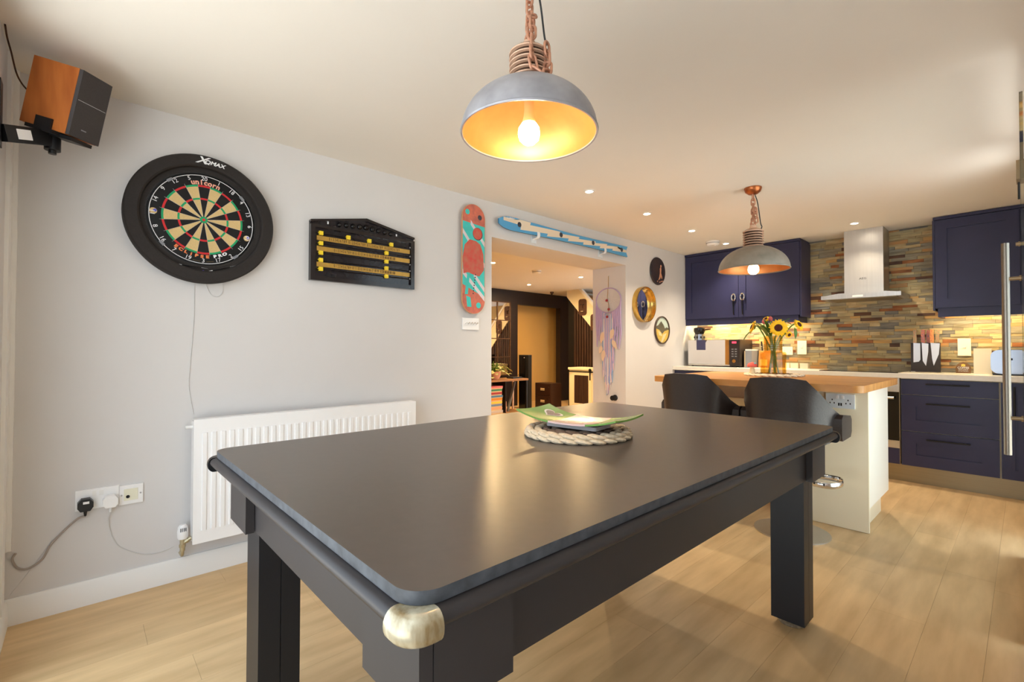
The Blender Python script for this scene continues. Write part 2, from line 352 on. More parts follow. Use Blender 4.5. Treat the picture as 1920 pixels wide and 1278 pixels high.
while X < -4.5:
    part('slat', MB().prism([(X, 0.0), (X + 0.04, 0.0), (X + 0.04, sl(X + 0.04) - 0.004), (X, sl(X) - 0.004)], 7.008, 7.035), 'slat_wood', sw); X += 0.062
st = thing('staircase', 'white staircase string with a sloping rail rising above the slatted panel in the hall', 'staircase', (-5.3, 7.0, 0))
o5 = Vector((5.3, -7.0, 0))
def stp(poly, a, b, name, m, bev=0):
    mb = MB().prism([(p[0] + 5.3, p[1]) for p in poly], a - 7.0, b - 7.0); return part(name, mb, m, st, bev)
stp([(-6.057, 2.12), (-6.057, 2.249), (-5.745, 2.249), (-4.45, 0.92), (-4.45, sl(-4.45))], 7.0, 7.035, 'side_panel', 'hall_white')
stp([(-5.755, 2.249), (-5.69, 2.249), (-4.45, 0.976), (-4.45, 0.915)], 6.985, 7.05, 'capping_rail', 'white_satin')
stp([(-5.60, 2.249), (-5.55, 2.249), (-4.45, 1.12), (-4.45, 1.07)], 7.80, 7.85, 'far_rail', 'white_satin')
for i in range(7):
    X0 = -5.98 + i * 0.2
    if 2.2 - i * 0.2 > 0.9: stp([(X0, 2.16 - i * 0.205), (X0 + 0.25, 2.16 - i * 0.205), (X0 + 0.25, 2.19 - i * 0.205), (X0, 2.19 - i * 0.205)], 7.05, 7.80, 'tread', 'carpet_grey')
for nm, cx, cz, lab in (('m1', -5.66, 1.90, 'carved dark wooden mask on the white stair wall, fully visible'), ('m2', -5.375, 1.60, 'carved dark wooden mask lower on the stair wall, half hidden by the opening')):
    t = thing('wooden_mask', lab, 'mask', (cx, 7.0, cz), 0, 'carved masks on the stair wall')
    mb = MB().prism(rrect(-0.09, 0.09, -0.155, 0.155, 0.05, 5), -0.02, 0.0); part('face_board', mb, 'mask_wood', t, 0.006)
    for sx in (-1, 1): part('eye', MB().ball((sx * 0.035, -0.021, 0.05), 0.018, 0.008, 0.012, 10, 6), 'label_cream' if 0 else 'hall_black', t)
    part('nose', MB().prism([(-0.012, 0.05), (0.012, 0.05), (0.025, -0.02), (-0.025, -0.02)], -0.04, -0.02), 'mask_wood', t, 0.004)
    part('mouth', MB().ball((0, -0.021, -0.08), 0.045, 0.008, 0.018, 12, 6), 'hall_black', t)
    for j in (-1, 0, 1): part('tooth', bx(j * 0.02 - 0.007, j * 0.02 + 0.007, -0.032, -0.024, -0.088, -0.072), 'label_cream', t)
# sideboard with a sliding slatted door
t = thing('sideboard', 'cream sideboard with a black sliding rail and dark slatted door in front of the stairs', 'sideboard', (-5.2, 6.6, 0))
part('carcass', MB().box(-0.465, 0.5, 0.012, 0.38, 0.03, 0.735).box(-0.455, -0.39, 0.03, 0.09, 0, 0.03).box(0.42, 0.48, 0.03, 0.09, 0, 0.03).box(-0.455, -0.39, 0.30, 0.36, 0, 0.03).box(0.42, 0.48, 0.30, 0.36, 0, 0.03), 'hall_white', t)
part('top', bx(-0.475, 0.51, -0.01, 0.39, 0.735, 0.775), 'hall_white', t, 0.003)
part('rail', bx(-0.475, 0.5, -0.012, -0.004, 0.692, 0.710), 'black_satin', t)
dd = part('door', MB().box(-0.40, -0.335, -0.004, 0.012, 0.08, 0.68).box(-0.01, 0.055, -0.004, 0.012, 0.08, 0.68).box(-0.335, -0.01, -0.004, 0.012, 0.08, 0.135).box(-0.335, -0.01, -0.004, 0.012, 0.64, 0.68), 'hall_white', t)
for i in range(6): part('slat', bx(-0.333 + i * 0.054, -0.333 + i * 0.054 + 0.05, 0.0, 0.012, 0.137, 0.638), 'slat_wood', dd)
part('hanger', MB().box(0.02, 0.045, -0.02, -0.013, 0.56, 0.735).lathe([(0, 0), (0.03, 0), (0.03, 0.008), (0, 0.008)], 14, (0.033, -0.013, 0.735), 'y'), 'black_satin', t)
# filing cabinet
t = thing('filing_cabinet', 'dark brown two drawer filing cabinet standing before the alcove', 'cabinet', (-6.1, 6.36, 0))
part('body', bx(-0.2, 0.2, 0.012, 0.30, 0.0, 0.47), 'dark_cabinet', t, 0.003)
for z0, z1 in ((0.015, 0.235), (0.24, 0.455)):
    d = part('drawer', bx(-0.19, 0.19, 0.0, 0.012, z0, z1), 'dark_cabinet', t, 0.002)
    part('label_holder', MB().box(-0.05, 0.05, -0.004, 0.0, z1 - 0.10, z1 - 0.075).box(-0.05, 0.05, -0.008, 0.0, z1 - 0.118, z1 - 0.108), 'label_cream', d)
    part('lock', MB().lathe([(0, 0), (0.008, 0), (0.008, 0.004), (0, 0.004)], 10, (0.15, 0, z1 - 0.05), 'y'), 'chrome', d)
# tower loudspeaker
t = thing('tower_speaker', 'tall slim black floor loudspeaker behind the hall console', 'loudspeaker', (-6.2, 5.97, 0))
part('cabinet', bx(-0.12, 0.12, -0.01, 0.085, 0.0, 1.0), 'black_satin', t, 0.006)
part('grille', bx(0.12, 0.128, -0.008, 0.06, 0.04, 0.985), 'board_black', t, 0.003)
part('side_grille', bx(-0.11, 0.05, -0.018, -0.01, 0.04, 0.985), 'black_gloss', t, 0.003)
part('emblem', MB().lathe([(0, 0), (0.008, 0), (0.008, 0.002), (0, 0.002)], 10, (0.03, -0.018, 0.95), 'y'), 'white_print', t)
# paned mirror on the far wall
t = thing('paned_mirror', 'large window style mirror with thin dark glazing bars on the black hall wall', 'mirror', (HX, 5.62, 0.6), PI / 2)
part('backing', bx(-0.5, 0.5, -0.02, 0.0, 0.0, 1.41), 'black_satin', t)
for i in range(3):
    for j in range(4): part('pane', bx(-0.49 + i * 0.327, -0.49 + i * 0.327 + 0.322, -0.024, -0.02, 0.01 + j * 0.348, 0.01 + j * 0.348 + 0.342), 'mirror', t)
for i in range(4): part('glazing_bar', bx(-0.503 + i * 0.327, -0.483 + i * 0.327, -0.036, -0.024, 0, 1.41), 'rust_iron', t)
for j in range(5): part('glazing_bar', bx(-0.5, 0.5, -0.034, -0.024, j * 0.348, 0.016 + j * 0.348), 'rust_iron', t)
# console table
t = thing('console_table', 'narrow wood topped console with black metal frame in the hall', 'table', (-5.68, 4.8, 0))
part('top', bx(-0.18, 0.18, -0.6, 0.6, 0.60, 0.63), 'console_wood', t, 0.003)
part('shelf', bx(-0.17, 0.17, -0.57, 0.57, 0.085, 0.105), 'console_wood', t, 0.002)
for sx in (-1, 1):
    for sy in (-1, 1): part('leg', bx(sx * 0.165 - 0.012, sx * 0.165 + 0.012, sy * 0.575 - 0.012, sy * 0.575 + 0.012, 0, 0.60), 'black_satin' if sx > 0 else 'rust_fin', t)
part('divider', bx(-0.16, 0.16, 0.12, 0.128, 0.105, 0.60), 'hall_dark', t)
gl = [('white and grey', 6), ('cream edged', 8), ('pale blue', 7), ('yellow', 5), ('orange', 4), ('blue', 3), ('dark red', 2), ('green', 1), ('pink', 0)]
z = 0.105
for i, (nm, c) in enumerate(gl):
    h = (0.055, 0.05, 0.045, 0.04, 0.055, 0.04, 0.05, 0.05, 0.045)[i]; dx = rnd.uniform(-0.012, 0.012)
    o = thing('game_box', '%s game box in the stack on the lower shelf of the hall console' % nm, 'box', (-5.65 + dx, 4.74, z), 0, 'game boxes on the console shelf')
    part('box_base', bx(-0.12, 0.12, -0.12, 0.12, 0, h * 0.45), 'label_cream', o, 0.002); part('lid', bx(-0.123, 0.123, -0.123, 0.123, h * 0.35, h - 0.001), 'game_%d' % c, o, 0.002); z += h
t = thing('photo_card', 'small pale pink and white card standing on the console shelf', 'card', (-5.62, 4.985, 0.105))
part('card', bx(-0.003, 0.003, -0.04, 0.04, 0, 0.165), 'pot_pink', t); part('picture', bx(0.003, 0.004, -0.03, 0.03, 0.03, 0.15), 'label_cream', t)
o = part('leaning_panel', MB().prism([(-0.16, 0), (-0.15, 0), (0.0, 0.47), (-0.01, 0.47)], 0.0, 0.05, 'x', T=Matrix.Translation((-5.66, 5.22, 0.105))), 'panel_grey'); tag(o, 'thin grey panel leaning inside the hall console', 'panel')
t = thing('potted_plant', 'variegated trailing plant in a pink pot on the hall console', 'plant', (-5.66, 4.80, 0.63))
part('pot', MB().lathe([(0, 0), (0.075, 0), (0.10, 0.05), (0.105, 0.12), (0.095, 0.12), (0.09, 0.10), (0, 0.10)], 24), 'pot_pink', t)
mb = MB(); mv = MB()
def leafquad(mb, c, dirv, L, wd, m=0, cup=0.25):
    d = Vector(dirv).normalized(); s = d.cross(Vector((0, 0, 1)));
    if s.length < 0.1: s = Vector((1, 0, 0))
    s.normalize(); n = s.cross(d); c = Vector(c); prev = None; rows = []
    for t_, w_ in ((0, 0.12), (0.25, 0.8), (0.5, 1.0), (0.75, 0.7), (1, 0.03)):
        p = c + d * L * t_ - n * (cup * L * t_ * t_)
        rows.append((p - s * wd * w_ / 2 + n * wd * 0.12, p, p + s * wd * w_ / 2 + n * wd * 0.12))
    vs = [[mb.bm.verts.new(q) for q in r] for r in rows]
    for a, b in zip(vs, vs[1:]):
        for i in range(2): mb.face([a[i], a[i + 1], b[i + 1], b[i]], m)
for i in range(46):
    a = rnd.uniform(0, 2 * PI); r = rnd.uniform(0.04, 0.22); zz = 0.12 + rnd.uniform(0.0, 0.17) - r * 0.45
    p = Vector((r * math.cos(a) * 0.6, 0.05 + r * math.sin(a) * 1.15, max(zz, 0.02)))
    mv.tube(catmull([(0, 0, 0.1), (p.x * 0.5, p.y * 0.5, max(p.z, 0.14) + 0.05), p], 4), 0.0025, 5)
    lf = MB(); leafquad(lf, p, (math.cos(a), math.sin(a), rnd.uniform(-0.5, 0.4)), 0.085, 0.06); part('leaf', lf, 'foliage', t)
part('vines', mv, 'stem_green', t)
o = thing('flat_router', 'flat black device lying at the end of the hall console', 'device', (-5.66, 5.24, 0.63)); part('case', bx(-0.08, 0.08, -0.1, 0.1, 0, 0.022), 'black_satin', o, 0.005); part('antenna', MB().cyl((-0.07, 0.09, 0.011), (-0.07, 0.155, 0.05), 0.005, 8), 'black_satin', o)

# ------------------------------------------------------------------ ceiling fittings
def spot(x, y, lab, glow, grp):
    t = thing('downlight', lab, 'light', (x, y, CE), 0, grp)
    part('bezel', MB().lathe([(0.040, 0.0), (0.040, -0.004), (0.027, -0.006), (0.026, 0.0)], 28, close=True), 'white_satin', t)
    if glow == 'spot_glow':
        l_ = bpy.data.lights.new('downlight_beam', 'SPOT'); l_.energy = P_DOWN; l_.color = (1.0, 0.84, 0.62); l_.spot_size = math.radians(118); l_.spot_blend = 0.85; l_.shadow_soft_size = 0.03
        lo = bpy.data.objects.new('downlight_beam', l_); COL.objects.link(lo); lo.location = (x, y, CE - 0.012)
    part('lens', MB().lathe([(0, -0.0035), (0.026, -0.0035), (0.026, -0.0005), (0, -0.0005)], 24), glow, t)
for x, y, l in ((-2.107, 2.679, 'recessed ceiling downlight nearest the table lamp, over the opening end'), (-2.131, 3.479, 'second recessed downlight from the table lamp in the ceiling row'), (-2.149, 4.297, 'third recessed downlight from the table lamp in the ceiling row'), (-2.163, 5.088, 'recessed downlight beside the kitchen smoke alarm'), (-1.029, 5.107, 'recessed downlight in front of the steel extractor hood')):
    spot(x, y, l, 'spot_glow', 'kitchen downlights')
for x, y, l in ((-4.74, 3.993, 'hall downlight cut by the left side of the opening'), (-5.93, 5.833, 'hall downlight below the smoke alarm'), (-4.745, 5.817, 'hall downlight nearest the stairs')):
    spot(x, y, l, 'hall_glow', 'hall downlights')
def alarm(x, y, r, lab):
    t = thing('smoke_alarm', lab, 'alarm', (x, y, CE), 0, 'smoke alarms')
    part('base', MB().lathe([(0, 0), (r, 0), (r, -0.012), (0, -0.012)], 28), 'white_satin', t)
    part('cover', MB().lathe([(r * 0.9, -0.012), (r * 0.92, -0.03), (r * 0.75, -0.042), (0, -0.045)], 28), 'white_satin', t)
    part('vent_ring', MB().lathe([(r * 0.93, -0.017), (r * 0.935, -0.022)], 28), 'panel_grey', t)
    part('test_button', MB().lathe([(0, -0.048), (0.012, -0.048), (0.012, -0.043), (0, -0.043)], 12, (r * 0.4, 0, 0)), 'white_gloss', t)
alarm(-2.22, 4.90, 0.07, 'white round smoke alarm on the kitchen ceiling'); alarm(-4.80, 4.88, 0.07, 'white round smoke alarm on the hall ceiling')
t = thing('ceiling_sensor', 'small dark sensor on the hall ceiling near the black wall', 'sensor', (-6.40, 6.94, CE)); part('base', MB().lathe([(0, 0), (0.04, 0), (0.035, -0.03), (0, -0.03)], 16), 'dark_cabinet', t); part('dome', MB().ball((0, 0, -0.03), 0.025, 0.025, 0.03, 12, 6), 'black_gloss', t)

# ------------------------------------------------------------------ pendant lamps
def link_mesh():
    L, r, rad = 0.024, 0.0125, 0.0046; path = []
    for i in range(9): a = PI * i / 8; path.append((r * math.cos(a), 0, L / 2 + r * math.sin(a)))
    for i in range(9): a = PI + PI * i / 8; path.append((r * math.cos(a), 0, -L / 2 + r * math.sin(a)))
    return MB().tube(path, rad, 7, True).mesh('chain_link', 'copper_chain')
LINK = link_mesh()
def chain(parent, pts, step=0.033, a0=0.0):
    P = catmull(pts, 16); acc = 0; k = 0; last = P[0]; nxt = step / 2
    for a, b in zip(P, P[1:]):
        d = (b - a).length
        while acc + d > nxt:
            p = a.lerp(b, (nxt - acc) / d); q = (b - a).normalized().to_track_quat('Z', 'X').to_euler()
            m = Matrix.Translation(p) @ (b - a).normalized().to_track_quat('Z', 'X').to_matrix().to_4x4() @ Matrix.Rotation(a0 + (PI / 2 if k % 2 else 0), 4, 'Z')
            o = link('chain_link', LINK, parent); o.matrix_local = m; k += 1; nxt += step
        acc += d
def pendant(x, y, zr, lab, outer, glow, drape, k_=1.0):
    t = thing('pendant_lamp', lab, 'lamp', (x, y, zr), 0, 'industrial pendant lamps')
    t.scale = (k_, k_, k_)
    R, Hh = 0.2255, 0.165; tn = math.acos(0.062 / R)
    po = [(R * math.cos(tn * i / 20), Hh * math.sin(tn * i / 20)) for i in range(21)]
    pi_ = [(r - 0.0025 if r > 0.07 else r, z - 0.0025) for r, z in po]
    part('shade', MB().lathe(po, 64), outer, t, label='mottled grey outer metal shade')
    sh = part('shade_lining', MB().lathe(pi_, 64), 'copper_inside', t, label='copper coloured inner face of the shade')
    part('rim', MB().lathe([(R - 0.004, -0.004), (R + 0.002, -0.005), (R + 0.004, 0.0), (R, 0.004), (R - 0.004, 0.0)], 64, close=True), 'rust_iron' if 0 else outer, t)
    zt = po[-1][1]
    pr = [(0.0, zt - 0.004), (0.062, zt - 0.004)]
    z = zt
    for i in range(7):
        pr += [(0.064, z + 0.002), (0.067, z + 0.003), (0.067, z + 0.006), (0.064, z + 0.007), (0.054, z + 0.0085), (0.054, z + 0.0155)]; z += 0.0172
    part('neck', MB().lathe([(0.0, zt - 0.004), (0.056, zt - 0.004), (0.056, z - 0.003), (0, z - 0.003)], 40), 'rust_iron', t, label='rusty brown ribbed neck')
    for i in range(7):
        zz = zt + 0.0172 * i
        part('cooling_fin', MB().lathe([(0.055, zz), (0.066, zz + 0.001), (0.067, zz + 0.003), (0.066, zz + 0.005), (0.055, zz + 0.006)], 44, close=True), 'rust_fin', t)
    part('neck_cap', MB().lathe([(0.067, z - 0.017), (0.067, z - 0.012), (0.045, z + 0.004), (0.024, z + 0.012), (0.020, z + 0.03), (0, z + 0.03)], 36), 'rust_fin', t)
    ring = [(0.017 * math.cos(2 * PI * i / 16), 0, z + 0.044 + 0.02 * math.sin(2 * PI * i / 16)) for i in range(16)]
    part('eye_ring', MB().tube(ring, 0.0048, 8, True), 'copper_chain', t)
    top = (CE - zr) / k_
    part('canopy', MB().lathe([(0, top - 0.048), (0.03, top - 0.044), (0.05, top - 0.027), (0.056, top - 0.008), (0.056, top - 0.0005), (0, top - 0.0005)], 36), 'copper', t, label='copper dome on the ceiling')
    chain(t, [(0, 0, top - 0.05), (0.0, 0.002, (top + z) / 2 + 0.02), (0, 0, z + 0.055)])
    if drape: chain(t, drape)
    hx = 0.03
    part('cord', MB().tube(catmull([(0.01, 0.012, top - 0.05), (0.02, 0.03, (top + z) / 2 + 0.04), (0.036, 0.036, z + 0.05), (0.045, 0.035, z + 0.02), (0.035, 0.03, z - 0.003)], 6), 0.0035, 8), 'cord', t)
    bz = 0.005
    part('bulb_neck', MB().lathe([(0.0, zt), (0.016, zt), (0.016, bz + 0.075), (0.018, bz + 0.055), (0.024, bz + 0.03), (0.0, bz + 0.028)], 24), 'bulb_neck', t)
    part('bulb', MB().lathe([(0.0235, bz + 0.03), (0.034, bz + 0.014), (0.0365, bz - 0.006), (0.032, bz - 0.024), (0.019, bz - 0.037), (0, bz - 0.041)], 28), glow, t, label='glowing round bulb')
pendant(-0.992, 0.975, 1.757, 'near pendant with grey metal shade, lit bulb and draped copper chain over the dark table', 'grey_metal', 'bulb_glow',
        [(0.004, -0.002, 0.372), (0.045, -0.03, 0.36), (0.052, -0.040, 0.30), (0.056, -0.042, 0.22), (0.062, -0.03, 0.178), (0.085, -0.01, 0.163), (0.075, 0.01, 0.19), (0.07, 0.012, 0.28)], 0.89)
pendant(-1.285, 3.47, 1.675, 'far pendant with grey brown shade hanging over the wooden island', 'grey_metal_warm', 'bulb_dim', [(0.002, -0.002, 0.40), (0.02, -0.02, 0.42), (0.026, -0.024, 0.36), (0.03, -0.03, 0.31)])

# ------------------------------------------------------------------ pool dining table
xr, xl, yn, yf, hT = -0.5306, -1.722, 0.3118, 2.294, 0.802
cx, cy = (xr + xl) / 2, (yn + yf) / 2; hx, hy = (xr - xl) / 2, (yf - yn) / 2
t = thing('pool_table', 'long black pool table with a plain dining top, filling the foreground', 'table', (cx, cy, 0), 0.002)
mb = MB().prism(rrect(-hx, hx, -hy, hy, 0.048, 10), 0.783, hT, 'z'); mb.bevel(0.0025, 2, 60)
bmesh.ops.recalc_face_normals(mb.bm, faces=mb.bm.faces[:])
for f in mb.bm.faces: f.material_index = 0 if f.normal.z > 0.9 else 1
part('table_top', mb, ['black_table', 'table_edge'], t, label='dark matt laminate top with scuffed edge')
prof = [(-0.075, 0.7535), (0.001, 0.7535), (0.009, 0.7555), (0.0145, 0.761), (0.0165, 0.7675), (0.0145, 0.774), (0.009, 0.7795), (0.001, 0.7815), (-0.075, 0.7815)]
def rail(x0, y0, x1, y1):
    d = Vector((x1 - x0, y1 - y0, 0)); L = d.length; d.normalize(); n = Vector((d.y, -d.x, 0))
    mb = MB(); A = [mb.bm.verts.new(Vector((x0, y0, 0)) + n * p[0] + Vector((0, 0, p[1]))) for p in prof]; B = [mb.bm.verts.new(v.co + d * L) for v in A]
    mb.face(A); mb.face(B[::-1]); k = len(A)
    for i in range(k): mb.face([A[i], A[(i + 1) % k], B[(i + 1) % k], B[i]])
    part('rail', mb, 'table_paint', t)
c = 0.022
rail(-hx + c, -hy, hx - c, -hy); rail(hx, -hy + c, hx, hy - c); rail(hx - c, hy, -hx + c, hy); rail(-hx, hy - c, -hx, -hy + c)
def cap(sx, sy, m, lab):
    pr = [(-0.021, 0.7395), (0.006, 0.7395)] + [(0.006 + 0.016 * math.sin(PI * i / 10), 0.761 - 0.0215 * math.cos(PI * i / 10)) for i in range(1, 10)] + [(0.006, 0.7825), (-0.021, 0.7825)]
    path = [((hx - c - 0.013), hy, PI / 2)] + [((hx - c) + c * math.cos(a), (hy - c) + c * math.sin(a), a) for a in [PI / 2 - PI / 2 * i / 10 for i in range(11)]] + [(hx, hy - c - 0.013, 0)]
    mb = MB(); R = []
    for px, py, a in path: R.append([mb.bm.verts.new((sx * (px + math.cos(a) * p), sy * (py + math.sin(a) * p), z)) for p, z in pr])
    for A, B in zip(R, R[1:]):
        for i in range(len(pr)): mb.face([A[i], A[(i + 1) % len(pr)], B[(i + 1) % len(pr)], B[i]])
    mb.face(R[0]); mb.face(R[-1][::-1])
    o = part('corner_cap', mb, m, t, smooth=62); 
    if lab: o['label'] = lab
cap(1, -1, 'aged_brass', 'worn brass corner cap at the near corner'); cap(-1, -1, 'dark_metal', None); cap(1, 1, 'dark_metal', None); cap(-1, 1, 'dark_metal', None)
BL = -hx + 0.0845; BR = hx - 0.030; BN = -hy + 0.030; BFa = hy - 0.030; bz0, bz1 = 0.603, 0.7533; bw = 0.173
def pc(name, m, *b): part(name, bx(*b), m, t, 0.0015)
for s0, yy in ((1, BN), (-1, BFa)):
    for xa, xb in ((BL, BL + bw), (BR - bw, BR - 0.001)): pc('corner_board', 'table_paint', xa, xb, min(yy, yy + s0 * 0.022), max(yy, yy + s0 * 0.022), bz0, bz1)
    pc('apron', 'table_paint', BL + 0.03, BR - 0.03, min(yy + s0 * 0.0235, yy + s0 * 0.037), max(yy + s0 * 0.0235, yy + s0 * 0.037), bz0 + 0.004, bz1)
for s0, xx in ((1, BL), (-1, BR)):
    for ya, yb in ((BN + 0.0235, BN + bw), (BFa - bw, BFa - 0.0235)): pc('corner_board', 'table_paint', min(xx, xx + s0 * 0.022), max(xx, xx + s0 * 0.022), ya, yb, bz0, bz1)
    pc('apron', 'table_paint', min(xx + s0 * 0.0225, xx + s0 * 0.036), max(xx + s0 * 0.0225, xx + s0 * 0.036), BN + 0.038, BFa - 0.038, bz0 + 0.004, bz1)
for xa, xb in ((BL + 0.037, BL + 0.159), (BR - 0.159, BR - 0.037)):
    for ya, yb in ((BN + 0.0385, BN + 0.1525), (BFa - 0.1525, BFa - 0.0385)):
        xm = (xa + xb) / 2; ym = ya + (yb - ya) * 0.52
        lg = part('leg', MB().box(xa, xb, ya, ym - 0.001, 0.022, bz1).box(xa, xb, ym + 0.001, yb, 0.022, bz1).box(xa + 0.004, xb - 0.004, ym - 0.001, ym + 0.001, 0.022, bz1), 'table_dark', t, 0.0012)
        part('foot', MB().lathe([(0, 0), (0.05, 0), (0.052, 0.004), (0.046, 0.012), (0.03, 0.022), (0, 0.022)], 20, (xm, ya + (yb - ya) / 2, 0)), 'foot_rust', lg)

# woven mat and dish on the table
def mat_round(name, lab, x, y, z, R, layers, mats, grp):
    t = thing(name, lab, 'mat', (x, y, z), 0, grp)
    part('mat_base', MB().lathe([(0, 0), (R * 0.86, 0), (R * 0.9, 0.006), (R * 0.86, 0.009 * layers), (0, 0.0095 * layers)], 48), mats[1], t, label='dark woven centre')
    for row, (rr, zz) in enumerate([(R * 0.93, 0.0085)] + ([(R * 0.90, 0.021)] if layers > 1 else []) + [(R * 0.74, 0.0095 * layers), (R * 0.58, 0.0095 * layers), (R * 0.42, 0.0095 * layers)]):
        n = max(8, int(2 * PI * rr / 0.047)); mb = MB()
        for i in range(n):
            a = 2 * PI * (i + 0.3 * row) / n
            T = Matrix.Translation((rr * math.cos(a), rr * math.sin(a), zz)) @ Matrix.Rotation(a + PI / 2, 4, 'Z') @ Matrix.Rotation(0.18, 4, 'Y')
            mb.ball((0, 0, 0), 0.034 * (R / 0.2), 0.015 * (R / 0.2), 0.0085, 8, 6, T=T)
        o = part('braid', mb, mats[0] if row < layers else (mats[0] if row == layers else mats[1]), t); o['kind'] = 'stuff'
    return t
mat_round('woven_mat', 'round braided cream mat under the green and pink dish on the dark table', -1.12, 1.355, hT, 0.198, 2, ('weave_cream', 'weave_dark'), None)
t = thing('ceramic_dish', 'rectangular green and pink ceramic dish with a heart, on the braided mat', 'dish', (-1.125, 1.365, hT + 0.029), math.radians(9))
def dish_z(u, v): return 0.012 + 0.036 * abs(u) ** 2.4 * (1.0 if u < 0 else 0.8) + 0.006 * v * v
def dish_pt(u, v, off=0): return Vector((0.205 * u * (1 + 0.0 * v), (0.10 + 0.012 * abs(u) ** 2) * v, dish_z(u, v) + off))
mb = MB(); NU, NV = 24, 8; T_ = []; B_ = []
for i in range(NU + 1):
    u = -1 + 2 * i / NU
    T_.append([mb.bm.verts.new(dish_pt(u, -1 + 2 * j / NV, 0.006)) for j in range(NV + 1)]); B_.append([mb.bm.verts.new(dish_pt(u, -1 + 2 * j / NV)) for j in range(NV + 1)])
for i in range(NU):
    um = -1 + 2 * (i + 0.5) / NU
    for j in range(NV):
        m = 0 if um < -0.30 or um > 0.42 else 1
        mb.face([T_[i][j], T_[i + 1][j], T_[i + 1][j + 1], T_[i][j + 1]], m); mb.face([B_[i][j], B_[i][j + 1], B_[i + 1][j + 1], B_[i + 1][j]], 2)
    for j in (0, NV): mb.face([T_[i][j], T_[i + 1][j], B_[i + 1][j], B_[i][j]], 0 if um < -0.3 or um > 0.42 else 1)
for i in (0, NU):
    for j in range(NV): mb.face([T_[i][j], T_[i][j + 1], B_[i][j + 1], B_[i][j]], 0)
part('dish_body', mb, ['glaze_green', 'glaze_pink', 'glaze_grey'], t)
part('foot', MB().prism(rrect(-0.105, 0.105, -0.06, 0.06, 0.01, 4), 0.0, 0.0135, 'z'), 'glaze_grey', t, 0.002)
def heart(scale, off, m, name):
    pts = []
    for i in range(28):
        a = 2 * PI * i / 28; pts.append((16 * math.sin(a) ** 3 / 17, (13 * math.cos(a) - 5 * math.cos(2 * a) - 2 * math.cos(3 * a) - math.cos(4 * a)) / 17))
    mb = MB(); cv = mb.bm.verts.new(dish_pt(-0.66, 0.28, off + 0.006))
    vs = [mb.bm.verts.new(dish_pt(-0.66 + p[0] * scale * 0.9, 0.28 + p[1] * scale * 1.9, off + 0.006)) for p in pts]
    for i in range(28): mb.face([cv, vs[i], vs[(i + 1) % 28]])
    part(name, mb, m, t)
heart(0.235, 0.0008, 'glaze_white', 'heart_outline'); heart(0.18, 0.0016, 'heart_brown', 'heart')
for u, v in ((-0.1, 0.3), (0.1, -0.2), (0.22, 0.45), (0.0, 0.75), (0.28, -0.5), (-0.12, -0.45)): part('dot', MB().ball(dish_pt(u, v, 0.006), 0.007, 0.007, 0.0012, 10, 4), 'glaze_grey', t)
part('dot', MB().ball(dish_pt(0.6, -0.6, 0.006), 0.005, 0.005, 0.001, 10, 4), 'glaze_white', t)

# ------------------------------------------------------------------ left wall objects (local x = along the wall, -y = into the room)
LW = PI / 2
def lthing(name, lab, cat, y, z, grp=None): return thing(name, lab, cat, (W, y, z), LW, grp)
# dartboard
t = lthing('dartboard', 'round dartboard in a thick black foam surround on the left wall', 'dartboard', 0.440, 1.7515)
part('surround', MB().lathe([(0.232, 0.0), (0.308, 0.0), (0.313, 0.006), (0.313, 0.058), (0.306, 0.068), (0.262, 0.070), (0.255, 0.064), (0.252, 0.042), (0.232, 0.040)], 96, ax='y', close=True), 'foam_black', t, label='wide matt black foam ring')
part('board', MB().lathe([(0, 0.001), (0.2255, 0.001), (0.2255, 0.036), (0.222, 0.038), (0, 0.038)], 80, ax='y'), 'board_black', t)
part('led_ring', MB().lathe([(0.2262, 0.002), (0.2318, 0.002), (0.2318, 0.039), (0.2262, 0.039)], 80, ax='y', close=True), 'black_satin', t)
part('number_ring', MB().tube([(0.2165 * math.cos(2 * PI * i / 90), -0.0425, 0.2165 * math.sin(2 * PI * i / 90)) for i in range(90)], 0.0016, 6, True), 'white_print', t)
def sector(r0, r1, name, m):
    mb = MB(); n = 4; a0 = PI / 2 - PI / 20; pts = [(r1 * math.cos(a0 + PI / 10 * i / n), r1 * math.sin(a0 + PI / 10 * i / n)) for i in range(n + 1)] + [(r0 * math.cos(a0 + PI / 10 * i / n), r0 * math.sin(a0 + PI / 10 * i / n)) for i in range(n, -1, -1)]
    return mb.prism(pts, -0.0392, -0.0378).mesh(name, m)
SEC = {}
for nm, r0, r1, ma, mbn in (('inner_bed', 0.0165, 0.0985, 'board_black', 'dart_cream'), ('treble_bed', 0.0985, 0.1075, 'dart_red', 'dart_green'), ('outer_bed', 0.1075, 0.1615, 'board_black', 'dart_cream'), ('double_bed', 0.1615, 0.1705, 'dart_red', 'dart_green')):
    SEC[nm] = (sector(r0, r1, nm, ma), sector(r0, r1, nm, mbn))
for i in range(20):
    for nm in SEC: link(nm, SEC[nm][i % 2], t, rot=(0, 2 * PI * i / 20, 0))
part('outer_bull', MB().lathe([(0, 0.038), (0.0165, 0.038), (0.0165, 0.0392), (0, 0.0392)], 24, ax='y'), 'dart_green', t)
part('bull', MB().lathe([(0, 0.0393), (0.0068, 0.0393), (0.0068, 0.0398), (0, 0.0398)], 20, ax='y'), 'dart_red', t)
mb = MB()
for i in range(20):
    a = 2 * PI * (i + 0.5) / 20; mb.cyl((0.0165 * math.sin(a), -0.0395, 0.0165 * math.cos(a)), (0.179 * math.sin(a), -0.0395, 0.179 * math.cos(a)), 0.0005, 5)
part('spider_wire', mb, 'wire', t)
NUM = [20, 1, 18, 4, 13, 6, 10, 15, 2, 17, 3, 19, 7, 16, 8, 11, 14, 9, 12, 5]
